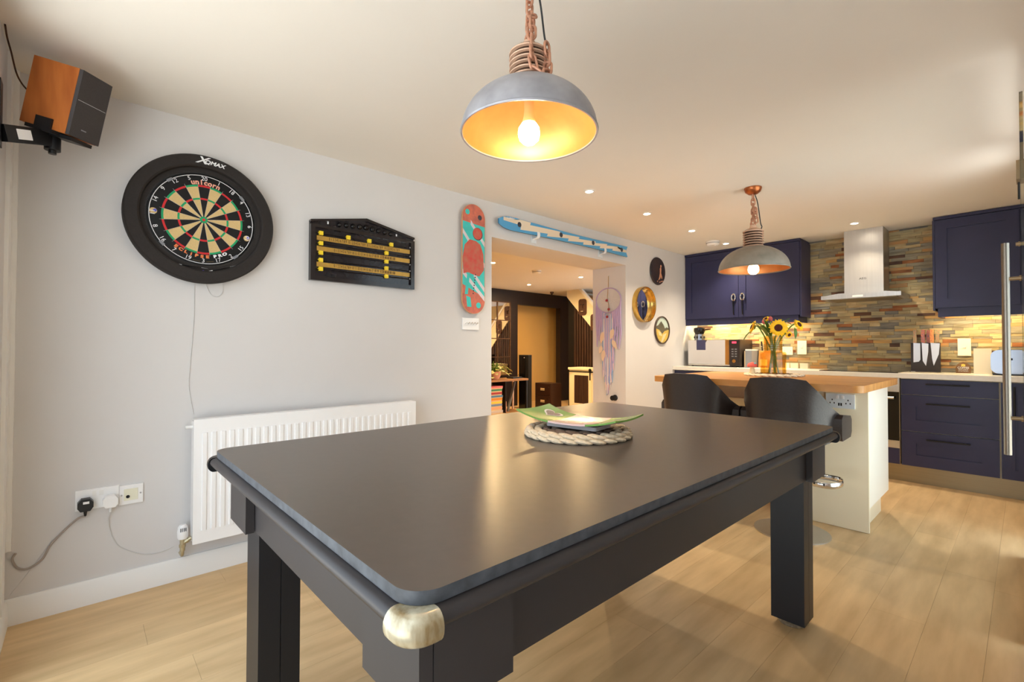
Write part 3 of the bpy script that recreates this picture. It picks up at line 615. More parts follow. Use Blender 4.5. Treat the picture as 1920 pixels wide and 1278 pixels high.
for i, n in enumerate(NUM):
    a = 2 * PI * i / 20; fl_ = PI if 5 < i < 15 else 0
    text('numeral', str(n), 0.027, 'white_print', t, (0.2025 * math.sin(a), -0.0405, 0.2025 * math.cos(a)), a + fl_, 0.0008)
def arc_text(body, r, size, m, a_mid, da, flip, name, y=-0.0392, sx=1, bold=0.0, shear=0):
    n = len(body)
    for i, ch in enumerate(body):
        if ch == ' ': continue
        a = a_mid + (i - (n - 1) / 2) * da * (-1 if flip else 1)
        text(name, ch, size, m, t, (r * math.sin(a), y, r * math.cos(a)), a + (PI if flip else 0), 0.0006, sx=sx, bold=bold, shear=shear)
arc_text('unicorn', 0.184, 0.034, 'pink_print', math.radians(2), 0.098, False, 'maker_lettering', bold=0.0012)
arc_text('ECLIPSE', 0.1825, 0.019, 'orange_print', math.radians(196), 0.125, True, 'model_lettering', sx=1.35, bold=0.0012)
arc_text('PRO', 0.1825, 0.019, 'white_print', math.radians(157), 0.125, True, 'model_lettering', sx=1.35, bold=0.0012)
for a in (172, 188): text('small_print', '-' * 8, 0.012, 'gold_print', t, (0.205 * math.sin(math.radians(a)), -0.0392, 0.205 * math.cos(math.radians(a))), math.radians(a + 180), 0.0004)
text('logo_x', 'X', 0.048, 'white_print', t, (-0.018, -0.0712, 0.283), 0.02, 0.0006, sx=1.25, shear=0.4, bold=0.001)
text('logo_lettering', 'QMAX', 0.026, 'white_print', t, (0.038, -0.0712, 0.277), 0.09, 0.0006, sx=1.1, shear=0.25, bold=0.0008)
for a in (-45, 45, 135, 225): 
    q = math.radians(a + 5); part('clip', MB().box(-0.012, 0.012, -0.046, -0.038, -0.006, 0.006, T=Matrix.Rotation(q, 4, 'Y') @ Matrix.Translation((0, 0, 0.2165))), 'panel_grey', t, 0.002)
for a, m2 in ((-88, 'blue_flight'), (108, 'blue_flight')):
    q = math.radians(a); p = (0.2 * math.sin(q), 0, 0.2 * math.cos(q)); s_ = part('sticker', MB().lathe([(0, 0.0382), (0.0145, 0.0382), (0.0145, 0.0394), (0, 0.0394)], 20, p, 'y'), 'dart_cream', t)
    part('sticker_print', MB().lathe([(0, 0.0394), (0.007, 0.0394), (0.007, 0.0400), (0, 0.0400)], 14, (p[0] + 0.006, 0, p[2] + 0.003), 'y'), m2, s_)
# darts lying in the lower lip
for dx, dz, tilt, m, lab in ((-0.06, -0.2365, 0.06, 'blue_flight', 'blue flighted dart lying inside the lower rim of the dartboard surround'), (0.065, -0.2385, -0.35, 'purple_flight', 'purple flighted dart lying in the bottom of the dartboard surround')):
    d = thing('dart', lab, 'dart', (W + 0.054, 0.440 + dx, 1.7515 + dz), LW, 'darts in the surround')
    d.rotation_euler = (0, tilt, LW)
    part('barrel', MB().lathe([(0, -0.03), (0.0032, -0.028), (0.0034, 0.02), (0.002, 0.024), (0.002, 0.05), (0, 0.05)], 10, ax='x'), 'dark_metal', d)
    part('point', MB().cyl((0.05, 0, 0), (0.078, 0, 0), 0.0012, 6, 0.0003), 'wire', d)
    part('shaft', MB().cyl((-0.07, 0, 0), (-0.03, 0, 0), 0.002, 8), 'white_print', d)
    part('flight', MB().box(-0.1, -0.065, -0.0005, 0.0005, -0.011, 0.011).box(-0.1, -0.065, -0.009, 0.009, -0.0005, 0.0005), m, d)
# scoreboard
t = lthing('snooker_scoreboard', 'black wooden snooker scoreboard with brass number strips and yellow sliders', 'scoreboard', 1.2955, 1.509)
sy0 = 1.2955; Wd = 0.337
def SP(y, z): return (y - sy0, z - 1.509)
part('backboard', MB().prism([(-Wd, 0), (Wd, 0), (Wd, 0.338), (0.0, 0.402), (-Wd, 0.338)], -0.018, 0.0), 'mahogany_panel', t)
for nm, b in (('frame_rail', (-Wd, Wd, -0.034, -0.018, 0, 0.026)), ('frame_rail', (-Wd, -Wd + 0.026, -0.034, -0.018, 0.026, 0.306)), ('frame_rail', (Wd - 0.026, Wd, -0.034, -0.018, 0.026, 0.306)), ('frame_rail', (-Wd, Wd, -0.034, -0.018, 0.306, 0.322))):
    part(nm, bx(*b), 'mahogany', t, 0.004)
for s_ in (-1, 1): part('pediment_rail', MB().prism([(s_ * Wd, 0.334), (s_ * Wd, 0.346), (0, 0.412), (0, 0.396)], -0.034, -0.0), 'mahogany', t, 0.003)
for i in range(9):
    yb = -0.168 + 0.042 * i; r = 0.0135 + 0.0035 * (1 - abs(i - 4) / 4)
    part('ball', MB().ball((yb + 0.0, -0.02, 0.345 + 0.012 * (1 - abs(i - 4) / 4)), r, r * 0.9, r, 14, 8), 'black_gloss', t)
strips = (1.757, 1.696, 1.604)
seq1 = '0 1 2 3 4 5 6 7 8 9   ' * 4
for i, z in enumerate(strips):
    s_ = part('number_strip', bx(-0.300, 0.306, -0.024, -0.018, z - 1.509 - 0.013, z - 1.509 + 0.013), 'brass_strip', t, 0.001)
    lab = seq1.strip() if i == 0 else '0 1 2 3 4 5 6 7 8 9 10 11 12 13 14 15 16 17 18 19   0 20 40 60 80 100'
    text('numerals', lab, 0.024, 'dark_print', s_, (0.0, -0.0243, z - 1.509), 0, 0.0003, sx=(0.59, 0.585, 0.585)[i], bold=0.0004)
rows = ((1.786, (1.017, 1.180, 1.314, 1.464)), (1.727, (1.017, 1.431)), (1.672, (1.017, 1.431)), (1.630, (1.017, 1.431)), (1.578, (1.017, 1.431)))
for z, ys in rows:
    part('slider_rod', MB().cyl((-0.308, -0.026, z - 1.509), (0.308, -0.026, z - 1.509), 0.0028, 8), 'mahogany', t)
    part('rod_end', MB().ball((0.306, -0.026, z - 1.509), 0.0045, seg=10, rings=6), 'wire', t)
    for y in ys:
        yl = y - sy0; part('slider', MB().box(yl - 0.011, yl + 0.011, -0.036, -0.022, z - 1.509 - 0.013, z - 1.509 + 0.010).prism([(yl - 0.011, z - 1.509 + 0.004), (yl - 0.019, z - 1.509), (yl - 0.011, z - 1.509 - 0.004)], -0.030, -0.024), 'yellow_slider', t, 0.0015)
for s_ in (-0.235, 0.21): part('screw', bx(s_ - 0.004, s_ + 0.004, -0.0195, -0.018, 0.338, 0.352), 'white_print', t)
# skateboard deck
t = lthing('skateboard_deck', 'coral and teal painted skateboard deck hung upright on the wall', 'skateboard', 2.13, 1.373)
sk = rrect(-0.107, 0.107, 0, 0.81, 0.1065, 12)
def deck(poly, a, b): return MB().prism(poly, a, b)
part('deck', deck(sk, -0.034, -0.022), 'maple', t, 0.003)
part('wall_mount', bx(-0.03, 0.03, -0.022, 0, 0.3, 0.5), 'black_satin', t)
def inlay(poly, m, k, name='paint'):   # flat print, clipped to the deck outline
    bm = bmesh.new(); vs = [bm.verts.new((p[0], -0.0343 - 0.0002 * k, p[1])) for p in poly]; bm.faces.new(vs)
    for co, no in (((0.102, 0, 0), (1, 0, 0)), ((-0.102, 0, 0), (-1, 0, 0))):
        bmesh.ops.bisect_plane(bm, geom=bm.verts[:] + bm.edges[:] + bm.faces[:], plane_co=co, plane_no=no, clear_outer=True)
    mb = MB(); mb.bm.free(); mb.bm = bm; return part(name, mb, m, t)
inlay(rrect(-0.104, 0.104, 0.003, 0.807, 0.1035, 12), 'coral', 0, 'painted_ground')
inlay([(-0.12, 0.22), (0.12, 0.12), (0.12, 0.655), (-0.12, 0.675)], 'teal', 1, 'painted_panel')
for a, b in (((-0.12, 0.64), (0.12, 0.36)), ((-0.03, 0.69), (0.12, 0.52)), ((-0.12, 0.34), (0.12, 0.115)), ((0.0, 0.31), (0.12, 0.18))):
    inlay([(a[0], a[1]), (b[0], b[1]), (b[0], b[1] - 0.035), (a[0], a[1] - 0.035)], 'pale_stripe', 2, 'painted_stripe')
inlay([(-0.095, 0.29), (-0.06, 0.30), (0.05, 0.28), (0.095, 0.33), (0.09, 0.45), (0.06, 0.52), (0.02, 0.54), (-0.04, 0.545), (-0.085, 0.50), (-0.104, 0.40)], 'coral_red', 3, 'painted_figure')
inlay(circle(0.035, 0.595, 0.047, 24), 'deck_line', 4, 'painted_outline'); inlay(circle(0.033, 0.597, 0.043, 24), 'coral_red', 5, 'painted_head')
inlay([(-0.06, 0.30), (-0.035, 0.30), (-0.055, 0.14), (-0.082, 0.14)], 'teal', 4, 'painted_gap')
for i in range(8): inlay(circle(0.015 - 0.003 * i, 0.29 - 0.02 * i, 0.006, 8), 'deck_line', 6, 'painted_mark')
inlay([(-0.07, 0.13), (-0.03, 0.12), (-0.02, 0.05), (-0.06, 0.05)], 'teal', 3, 'painted_patch'); inlay(circle(0.045, 0.065, 0.022, 12), 'teal', 3, 'painted_patch'); inlay(circle(-0.06, 0.745, 0.02, 12), 'teal', 3, 'painted_patch'); inlay(circle(0.055, 0.72, 0.02, 10), 'ski_edge', 3, 'painted_patch')
# switch plate under it
t = lthing('light_switch', 'white five gang switch plate under the skateboard deck', 'switch', 2.125, 1.300)
part('plate', bx(-0.076, 0.076, -0.009, 0, -0.043, 0.043), 'white_gloss', t, 0.003)
for i in range(5): part('toggle', MB().cyl((-0.05 + i * 0.025, -0.009, 0), (-0.05 + i * 0.025, -0.026, 0.008), 0.0055, 10, 0.0045), 'chrome' if i else 'white_gloss', t)
# ski
t = lthing('single_ski', 'blue ski with a cream lightning bolt above the opening', 'ski', 3.2255, 2.055)
SL = 0.865
def ski_half(u): # u 0..1 along from the tip: half width and centre lift
    return 0.018 + 0.034 * min(1, u / 0.06) ** 0.55 - 0.010 * math.sin(PI * min(1, max(0, (u - 0.1) / 0.9)))
def ski_outline():
    up = []; dn = []
    for i in range(41):
        u = i / 40; x = -SL + 2 * SL * u; h = ski_half(u); up.append((x, 0.048 + h)); dn.append((x, 0.048 - h))
    return dn + [(SL - 0.03, 0.048)] + up[::-1]
part('ski_body', MB().prism(ski_outline(), -0.052, -0.038), 'ski_blue', t, 0.002)
part('metal_edge', MB().prism([(p[0], 0.048 + (p[1] - 0.048) * 1.03) for p in ski_outline()], -0.0415, -0.0385), 'ski_edge', t)
zig = [(-0.82, 0.078), (-0.66, 0.076), (-0.645, 0.083), (-0.52, 0.083), (-0.53, 0.064), (-0.16, 0.070), (-0.17, 0.058), (0.10, 0.066), (0.09, 0.054), (0.34, 0.064), (0.33, 0.054), (0.52, 0.066), (0.51, 0.056), (0.70, 0.068), (0.69, 0.056), (0.835, 0.058), (0.835, 0.040), (0.60, 0.032), (0.61, 0.044), (0.40, 0.028), (0.41, 0.042), (0.15, 0.026), (0.16, 0.040), (-0.06, 0.026), (-0.05, 0.042), (-0.33, 0.024), (-0.32, 0.04), (-0.64, 0.026), (-0.63, 0.050), (-0.82, 0.056)]
zig2 = [(x, 0.048 + max(-1, min(1, (z - 0.048) * 1.55 / ski_half((x + SL) / (2 * SL)) )) * ski_half((x + SL) / (2 * SL)) * 0.96) for x, z in zig]
def ngon(poly, y, m, name, parent):
    bm = bmesh.new(); bm.faces.new([bm.verts.new((p[0], y, p[1])) for p in poly]); bmesh.ops.triangulate(bm, faces=bm.faces[:]); mb = MB(); mb.bm.free(); mb.bm = bm; return part(name, mb, m, parent)
ngon(zig2, -0.0524, 'ski_cream', 'lightning_print', t)
text('lettering', 'LUMBY', 0.026, 'white_print', t, (-0.745, -0.0528, 0.086), 0, 0.0003)
for i, x in enumerate((-0.65, -0.15, 0.30, 0.76)): part('printed_dot', MB().lathe([(0, 0.0526), (0.021, 0.0526), (0.021, 0.0532), (0, 0.0532)], 20, (x, 0, 0.054), 'y'), 'ski_edge', t)
for y, l in ((2.786, 'clear white wall bracket under the left part of the blue ski'), (3.702, 'clear white wall bracket under the right part of the blue ski')):
    b = lthing('ski_bracket', l, 'bracket', y, 2.05, 'ski brackets')
    part('back_plate', bx(-0.03, 0.03, -0.006, 0, -0.05, 0.02), 'acrylic', b, 0.003)
    part('arm', MB().tube(catmull([(0, -0.006, -0.02), (0, -0.03, -0.016), (0, -0.055, -0.012), (0, -0.064, 0.005), (0, -0.062, 0.032)], 5), 0.011, 8, flat=(0.4, 1.6)), 'acrylic', b)
# round wall decorations
t = lthing('round_plaque', 'dark bronze round plaque with a pale slim figure, topmost of the three rounds', 'plaque', 4.741, 1.984)
part('disc', MB().lathe([(0, 0.0), (0.150, 0.0), (0.156, 0.008), (0.150, 0.018), (0.13, 0.016), (0, 0.020)], 48, ax='y'), 'disc_brown', t)
part('figure', MB().prism([(0.03, 0.03), (0.045, 0.05), (0.055, 0.03), (0.05, -0.02), (0.075, -0.06), (0.07, -0.08), (0.045, -0.05), (0.03, -0.085), (0.0, -0.10), (0.02, -0.06), (0.028, -0.02)], -0.024, -0.018), 'disc_copper', t, 0.002)
part('figure_head', MB().ball((0.048, -0.022, 0.06), 0.013, 0.006, 0.016, 12, 8), 'disc_copper', t)
for p in ((-0.02, -0.115), (0.03, -0.12), (0.06, -0.11), (0.09, -0.105)): part('stone', MB().ball((p[0], -0.019, p[1]), 0.011, 0.004, 0.008, 8, 5), 'disc_copper', t)
t = lthing('round_mirror', 'round mirror in a deep gold frame, middle of the three rounds', 'mirror', 4.436, 1.590)
part('frame', MB().lathe([(0.170, 0.0), (0.189, 0.0), (0.191, 0.05), (0.188, 0.06), (0.183, 0.06), (0.180, 0.05), (0.170, 0.006)], 64, ax='y', close=True), 'gold', t)
part('glass', MB().lathe([(0, 0.005), (0.174, 0.005), (0.174, 0.008), (0, 0.008)], 64, ax='y'), 'mirror', t)
t = lthing('round_picture', 'round framed mountain picture, lowest of the three rounds', 'picture', 4.832, 1.329)
part('frame', MB().lathe([(0.143, 0.0), (0.156, 0.0), (0.157, 0.016), (0.152, 0.022), (0.145, 0.022), (0.143, 0.014)], 56, ax='y', close=True), 'frame_brown', t)
part('canvas', MB().lathe([(0, 0.002), (0.144, 0.002), (0.144, 0.010), (0, 0.010)], 56, ax='y'), 'pic_sky', t)
def clipc(poly, y, m, name, R=0.1435):
    bm = bmesh.new(); bm.faces.new([bm.verts.new((p[0], y, p[1])) for p in poly])
    for i in range(28):
        a = 2 * PI * i / 28; bmesh.ops.bisect_plane(bm, geom=bm.verts[:] + bm.edges[:] + bm.faces[:], plane_co=(R * math.cos(a), 0, R * math.sin(a)), plane_no=(math.cos(a), 0, math.sin(a)), clear_outer=True)
    mb = MB(); mb.bm.free(); mb.bm = bm; return part(name, mb, m, t)
clipc([(-0.15, 0.03), (-0.08, 0.055), (-0.02, 0.10), (0.03, 0.06), (0.06, 0.02), (0.10, 0.035), (0.15, 0.02), (0.15, -0.05), (-0.15, -0.05)], -0.0104, 'pic_mountain', 'painted_mountain')
clipc([(-0.15, 0.02), (-0.06, 0.0), (0.0, -0.045), (0.05, -0.01), (0.15, 0.01), (0.15, -0.15), (-0.15, -0.15)], -0.0107, 'pic_gold', 'painted_field')
clipc([(-0.09, -0.01), (-0.02, -0.03), (0.0, -0.07), (-0.06, -0.06)], -0.0110, 'pic_pale', 'painted_field'); clipc([(0.02, -0.05), (0.1, -0.03), (0.06, -0.08), (0.0, -0.14), (-0.03, -0.14)], -0.0110, 'pic_pale', 'painted_path')
# radiator
t = lthing('radiator', 'white panel radiator under the scoreboard on the left wall', 'radiator', 1.005, 0.183)
RWd, RH = 0.604, 0.592
part('front_panel', bx(-RWd, RWd, -0.098, -0.086, 0, RH), 'radiator_white', t, 0.006, 3)
part('rear_panel', bx(-RWd + 0.01, RWd - 0.01, -0.046, -0.036, 0.01, RH - 0.01), 'radiator_white', t, 0.003)
fin = MB().prism([(-0.011, 0), (-0.008, -0.006), (0.008, -0.006), (0.011, 0)], 0.06, RH - 0.065, 'z').mesh('rib', 'radiator_white')
for i in range(30): link('rib', fin, t, (-RWd + 0.045 + i * 0.0385, -0.098, 0))
part('top_grille', bx(-RWd + 0.002, RWd - 0.002, -0.088, -0.036, RH - 0.004, RH + 0.001), 'radiator_white', t)
part('side_cover', bx(-RWd, -RWd + 0.004, -0.088, -0.036, 0.01, RH - 0.01), 'radiator_white', t); part('side_cover', bx(RWd - 0.004, RWd, -0.088, -0.036, 0.01, RH - 0.01), 'radiator_white', t)
part('bleed_valve', MB().lathe([(0, 0), (0.009, 0), (0.009, 0.016), (0.005, 0.018), (0.005, 0.026), (0, 0.026)], 12, (-RWd, -0.09, RH - 0.03), 'x', T=Matrix.Identity(4)), 'chrome', t) if 0 else part('bleed_valve', MB().cyl((-RWd, -0.072, RH - 0.035), (-RWd - 0.03, -0.072, RH - 0.035), 0.009, 12), 'white_satin', t)
for s_ in (-0.4, 0.4): part('wall_bracket', bx(s_ - 0.02, s_ + 0.02, -0.036, -0.0005, 0.08, RH - 0.05), 'radiator_white', t)
tv = lthing('radiator_valve', 'white thermostatic valve head on a brass body at the radiator corner', 'valve', 0.367, 0.19)
part('valve_body', MB().cyl((0, -0.06, -0.035), (0, -0.06, 0.022), 0.011, 14).cyl((0, -0.06, 0.0), (0.034, -0.066, 0.02), 0.009, 12), 'valve_brass', tv)
part('union_nut', MB().cyl((0, -0.06, -0.018), (0, -0.06, -0.004), 0.014, 6).cyl((0.012, -0.062, 0.007), (0.022, -0.064, 0.013), 0.0125, 6), 'valve_brass', tv)
part('valve_head', MB().lathe([(0, 0.022), (0.019, 0.022), (0.022, 0.03), (0.0225, 0.058), (0.019, 0.078), (0.012, 0.088), (0, 0.09)], 22, (0, -0.06, 0)), 'white_gloss', tv)
for i in range(4): part('grip_slot', bx(-0.012 + i * 0.007, -0.009 + i * 0.007, -0.0835, -0.078, 0.06, 0.076), 'panel_grey', tv)
part('pipe', MB().tube([(0, -0.06, -0.035), (0, -0.06, -0.05), (0, -0.05, -0.06), (0, -0.02, -0.062), (0, 0, -0.062)], 0.0075, 10), 'valve_brass', tv)
# sockets
def socket_plate(t, x0, x1, z0, z1, d=0.01): part('plate', bx(x0, x1, -d, 0, z0, z1), 'white_gloss', t, 0.003)
t = lthing('double_socket', 'white double wall socket with two plugs in, near the left corner', 'socket', 0.062, 0.456)
socket_plate(t, -0.073, 0.073, -0.043, 0.043)
for s_ in (-0.012, 0.012): part('rocker_switch', bx(s_ - 0.007, s_ + 0.007, -0.0125, -0.01, 0.012, 0.034), 'white_satin', t, 0.001)
t = lthing('aerial_socket', 'white single aerial socket with an ivory insert beside the double socket', 'socket', 0.177, 0.450)
socket_plate(t, -0.043, 0.043, -0.043, 0.043); part('insert', bx(-0.026, 0.024, -0.0125, -0.01, -0.026, 0.026), 'ivory', t, 0.001)
part('aerial_hole', MB().lathe([(0, 0.0125), (0.007, 0.0125), (0.007, 0.016), (0.004, 0.016), (0, 0.013)], 14, (-0.012, 0, -0.008), 'y'), 'dark_metal', t)
for s_ in (-0.034, 0.034): part('screw', MB().lathe([(0, 0.01), (0.004, 0.01), (0.003, 0.012), (0, 0.012)], 10, (s_, 0, 0.0), 'y'), 'wire', t)
def plug(y, z, m, lab, m2):
    p = lthing('plug', lab, 'plug', y, z); p.location.x = W + 0.0125
    part('body', MB().prism([(-0.026, -0.012), (-0.016, -0.028), (0.016, -0.028), (0.026, -0.012), (0.026, 0.008), (0.014, 0.024), (-0.014, 0.024), (-0.026, 0.008)], -0.034, 0), m, p, 0.004, 3)
    part('fuse_label', bx(-0.008, 0.012, -0.0352, -0.034, 0.004, 0.014), 'white_gloss', p)
    part('cable_grip', MB().cyl((0, -0.017, -0.027), (0, -0.017, -0.05), 0.007, 10, 0.004), m2, p); return p
plug(0.022, 0.443, 'black_satin', 'black plug with a pale label in the left half of the double socket', 'black_satin'); plug(0.104, 0.441, 'white_gloss', 'white plug in the right half of the double socket', 'white_gloss')
def cable(name, lab, pts, r, m, off=0.006):
    o = part(name, MB().tube(catmull([(W + (p[2] if len(p) > 2 else off), p[0], p[1]) for p in pts], 8), r, 8), m); return tag(o, lab, 'cable')
cable('power_cable', 'grey flex from the black plug curling down to the left corner', [(0.022, 0.392, 0.03), (0.0, 0.385, 0.02), (-0.04, 0.345), (-0.085, 0.29), (-0.11, 0.238), (-0.15, 0.213), (-0.18, 0.225), (-0.195, 0.262), (-0.186, 0.285)], 0.0042, 'cable_grey')
cable('thin_cable', 'thin white lead drooping from the white plug to the radiator valve', [(0.104, 0.391, 0.03), (0.099, 0.347, 0.01), (0.115, 0.27, 0.003), (0.145, 0.215, 0.003), (0.217, 0.165, 0.003), (0.285, 0.152, 0.003), (0.34, 0.165, 0.003)], 0.0017, 'cable_white')
cable('dartboard_lead', 'thin pale lead running from the dartboard down to the radiator', [(0.411, 1.445), (0.409, 1.256), (0.396, 1.019), (0.392, 0.94), (0.405, 0.84), (0.414, 0.79)], 0.0016, 'cable_white', 0.002)
cable('lead_loop', 'small loop of thin lead hanging under the dartboard', [(0.456, 1.445), (0.475, 1.395), (0.505, 1.378), (0.53, 1.40), (0.533, 1.452)], 0.0014, 'cable_white', 0.004)
cable('corner_lead', 'very thin lead slanting down the wall to the baseboard corner', [(-0.08, 0.31), (-0.14, 0.21), (-0.2, 0.12)], 0.001, 'cable_white', 0.002)

# wall loudspeaker on its arm
def frame_m(c, yaw, pitch, roll):
    f = Vector((math.cos(yaw) * math.cos(pitch), math.sin(yaw) * math.cos(pitch), -math.sin(pitch))); s = Vector((-math.sin(yaw), math.cos(yaw), 0)); u = f.cross(s)
    s, u = s * math.cos(roll) + u * math.sin(roll), u * math.cos(roll) - s * math.sin(roll)
    return Matrix(((s.x, f.x, u.x, c[0]), (s.y, f.y, u.y, c[1]), (s.z, f.z, u.z, c[2]), (0, 0, 0, 1)))   # local x=s(left), y=front, z=up
t = thing('wall_speaker', 'wooden cased bookshelf loudspeaker tilted down, high in the left corner', 'loudspeaker')
t.matrix_world = frame_m((-2.479, -0.05, 2.06), 0.880, 0.278, 0.081)
part('case', bx(-0.066, 0.066, -0.09, 0.078, -0.1225, 0.1225), 'wood_speaker', t, 0.008, 3)
part('front_grille', bx(-0.065, 0.065, 0.078, 0.092, -0.1215, 0.1215), 'speaker_cloth', t, 0.006, 3)
part('trim_line', bx(-0.06, 0.06, 0.092, 0.0928, 0.012, 0.0135), 'wire', t)
part('badge', bx(-0.022, 0.0, 0.092, 0.0926, -0.09, -0.086), 'panel_grey', t)
ARM = Matrix.Translation((-2.335, YF + 0.012, 1.846)) @ Vector((-0.171, 0.118, 0.072)).to_track_quat('Y', 'Z').to_matrix().to_4x4()
t2 = thing('speaker_bracket', 'black swivel arm and clamp holding the corner loudspeaker', 'bracket')
part('wall_plate', bx(-2.36, -2.30, YF, YF + 0.012, 1.80, 2.02), 'black_satin', t2, 0.003)
part('arm', MB().prism([(-0.014, -0.028), (0.014, -0.028), (0.014, 0.028), (-0.014, 0.028)], 0, 0.222, 'y', T=ARM), 'black_satin', t2, 0.003)
part('arm_sticker', MB().box(0.0142, 0.0148, 0.045, 0.105, -0.016, 0.018, T=ARM), 'white_print', t2)
part('pivot', MB().cyl((-2.506, -0.09, 1.872), (-2.506, -0.09, 1.945), 0.024, 16).cyl((-2.506, -0.09, 1.858), (-2.506, -0.09, 1.872), 0.012, 12), 'black_satin', t2)
cl = part('clamp', MB().box(-0.085, 0.085, -0.05, 0.05, -0.137, -0.1235).box(0.067, 0.074, -0.03, 0.03, -0.137, -0.085).box(-0.074, -0.067, -0.03, 0.03, -0.137, -0.085).box(-0.055, 0.0, 0.0, 0.095, -0.140, -0.128), 'black_satin', t2, 0.002)
cl.matrix_world = frame_m((-2.479, -0.05, 2.06), 0.880, 0.278, 0.081)
o = part('speaker_wire', MB().tube(catmull([(-2.52, -0.135, 2.09), (-2.535, -0.16, 2.09), (-2.50, -0.185, 2.12), (-2.47, -0.20, 2.19), (-2.44, -0.208, 2.225), (-2.40, -0.21, 2.249)], 6), 0.003, 6), 'rust_iron'); tag(o, 'thin brown wire from the corner loudspeaker up to the ceiling', 'cable')

# dreamcatcher on the right reveal of the opening
t = thing('dreamcatcher', 'lilac and blue dreamcatcher hanging on the right reveal of the opening', 'dreamcatcher', (-2.988, 4.13, 1.63))
part('hoop', MB().tube([(0.158 * math.cos(2 * PI * i / 48), -0.012, 0.13 * math.sin(2 * PI * i / 48) * 1.0) for i in range(48)], 0.006, 8, True), 'lilac_yarn', t)
part('hanging_cord', MB().tube([(0, -0.006, 0.262), (0, -0.012, 0.13)], 0.0035, 6), 'rope', t); part('hook', MB().cyl((0, 0, 0.262), (0, -0.012, 0.262), 0.004, 8), 'white_satin', t)
part('centre_cord', MB().tube([(-0.002, -0.012, 0.128), (-0.01, -0.014, 0.02), (0.008, -0.014, -0.06), (0, -0.014, -0.13)], 0.003, 6), 'rope', t)
for x, z in ((-0.014, 0.0), (0.012, -0.095), (-0.008, -0.175)): part('bead', MB().ball((x, -0.02, z), 0.016, 0.011, 0.014, 12, 8), 'bead_red', t)
web = MB()
for i in range(12):
    a = 2 * PI * i / 12; b = 2 * PI * (i + 5) / 12; web.tube([(0.155 * math.cos(a), -0.012, 0.128 * math.sin(a)), (0.155 * math.cos(b), -0.013, 0.128 * math.sin(b))], 0.0007, 4)
part('web', web, 'white_yarn', t)
def strand(x, z0, z1, r, m, sway=0.01):
    pts = [(x + rnd.uniform(-sway, sway) * (k / 4), -0.012 - 0.004 * rnd.random(), z0 + (z1 - z0) * k / 4) for k in range(5)]
    part('tassel', MB().tube(catmull(pts, 3), [r] * 12 + [r * 0.5], 6), m, t)
for i in range(11):
    u = i / 10; x = -0.155 + 0.10 * u; z0 = -0.13 * math.sqrt(max(0, 1 - (x / 0.158) ** 2)) if i else -0.02; strand(x, z0, -0.40 - 0.10 * math.sin(i * 1.7) + 0.06 * u, 0.0075, 'lilac_yarn')
    x = 0.155 - 0.10 * u; strand(x, z0, -0.42 - 0.12 * math.sin(i * 2.1) + 0.06 * u, 0.0075, 'lilac_yarn')
mlist = ['lilac_yarn', 'blue_yarn', 'pink_yarn', 'white_yarn', 'blue_yarn', 'pink_yarn', 'lilac_yarn']
for i in range(30): x = -0.085 + 0.17 * i / 29; strand(x * 0.75, -0.12 - 0.05 * (1 - abs(x) / 0.085), -0.72 - 0.30 * (1 - abs(x) / 0.085) + rnd.uniform(-0.05, 0.05), 0.0072, ['blue_yarn', 'lilac_yarn', 'pink_yarn', 'white_yarn', 'lilac_yarn', 'blue_yarn'][(i * 5) % 6], 0.012)
def feather(x, z, a, L=0.11):
    mb = MB(); pts = [(0, 0)]
    for k in range(1, 8): u = k / 8; pts.append((0.026 * math.sin(PI * u ** 0.8), -L * u))
    pts.append((0, -L))
    for k in range(7, 0, -1): u = k / 8; pts.append((-0.026 * math.sin(PI * u ** 0.8), -L * u))
    mb.prism(pts, -0.003, 0.0, T=Matrix.Translation((x, -0.024, z)) @ Matrix.Rotation(a, 4, 'Y')); part('feather', mb, 'feather', t)
for f_ in ((-0.06, -0.33, 0.2, 0.13), (-0.045, -0.52, 0.15, 0.13), (0.07, -0.30, 0.25, 0.12), (0.06, -0.42, -0.5, 0.11), (-0.075, -0.48, 0.35, 0.09)): feather(*f_)
t = thing('door_stop', 'small black magnetic door holder low on the reveal by the dreamcatcher', 'door holder', (-2.91, 4.13, 0.605))
part('base', MB().lathe([(0, 0), (0.032, 0), (0.03, 0.012), (0.018, 0.018), (0.018, 0.04), (0, 0.04)], 18, ax='y'), 'black_satin', t); part('bumper', MB().lathe([(0, 0.04), (0.026, 0.04), (0.026, 0.055), (0, 0.056)], 18, ax='y'), 'board_black', t)

# ------------------------------------------------------------------ kitchen run on the back wall
def shaker(parent, name, x0, x1, z0, z1, yf_, st=0.075, panel=True, m='navy'):
    """door or drawer front: frame of stiles and rails, recessed panel; front plane at yf_"""
    d = MB(); d.box(x0, x0 + st, yf_, yf_ + 0.02, z0, z1); d.box(x1 - st, x1, yf_, yf_ + 0.02, z0, z1); d.box(x0 + st, x1 - st, yf_, yf_ + 0.02, z0, z0 + st); d.box(x0 + st, x1 - st, yf_, yf_ + 0.02, z1 - st, z1)
    o = part(name, d, m, parent, 0.0015)
    if panel: part('panel', bx(x0 + st, x1 - st, yf_ + 0.010, yf_ + 0.018, z0 + st, z1 - st), m, o)
    return o
def strap_handle(parent, x, z0, z1, yf_):
    h = part('handle', MB().tube(catmull([(x, yf_ - 0.004, z0), (x, yf_ - 0.02, z0 + 0.02), (x, yf_ - 0.026, (z0 + z1) / 2), (x, yf_ - 0.02, z1 - 0.05)], 5), 0.006, 8), 'black_gloss', parent, label='black drop handle with a chrome loop')
    part('chrome_loop', MB().tube([(x + 0.020 * math.cos(2 * PI * i / 18), yf_ - 0.016, z1 - 0.025 + 0.036 * math.sin(2 * PI * i / 18)) for i in range(18)], 0.0085, 8, True), 'chrome', h)
    return h
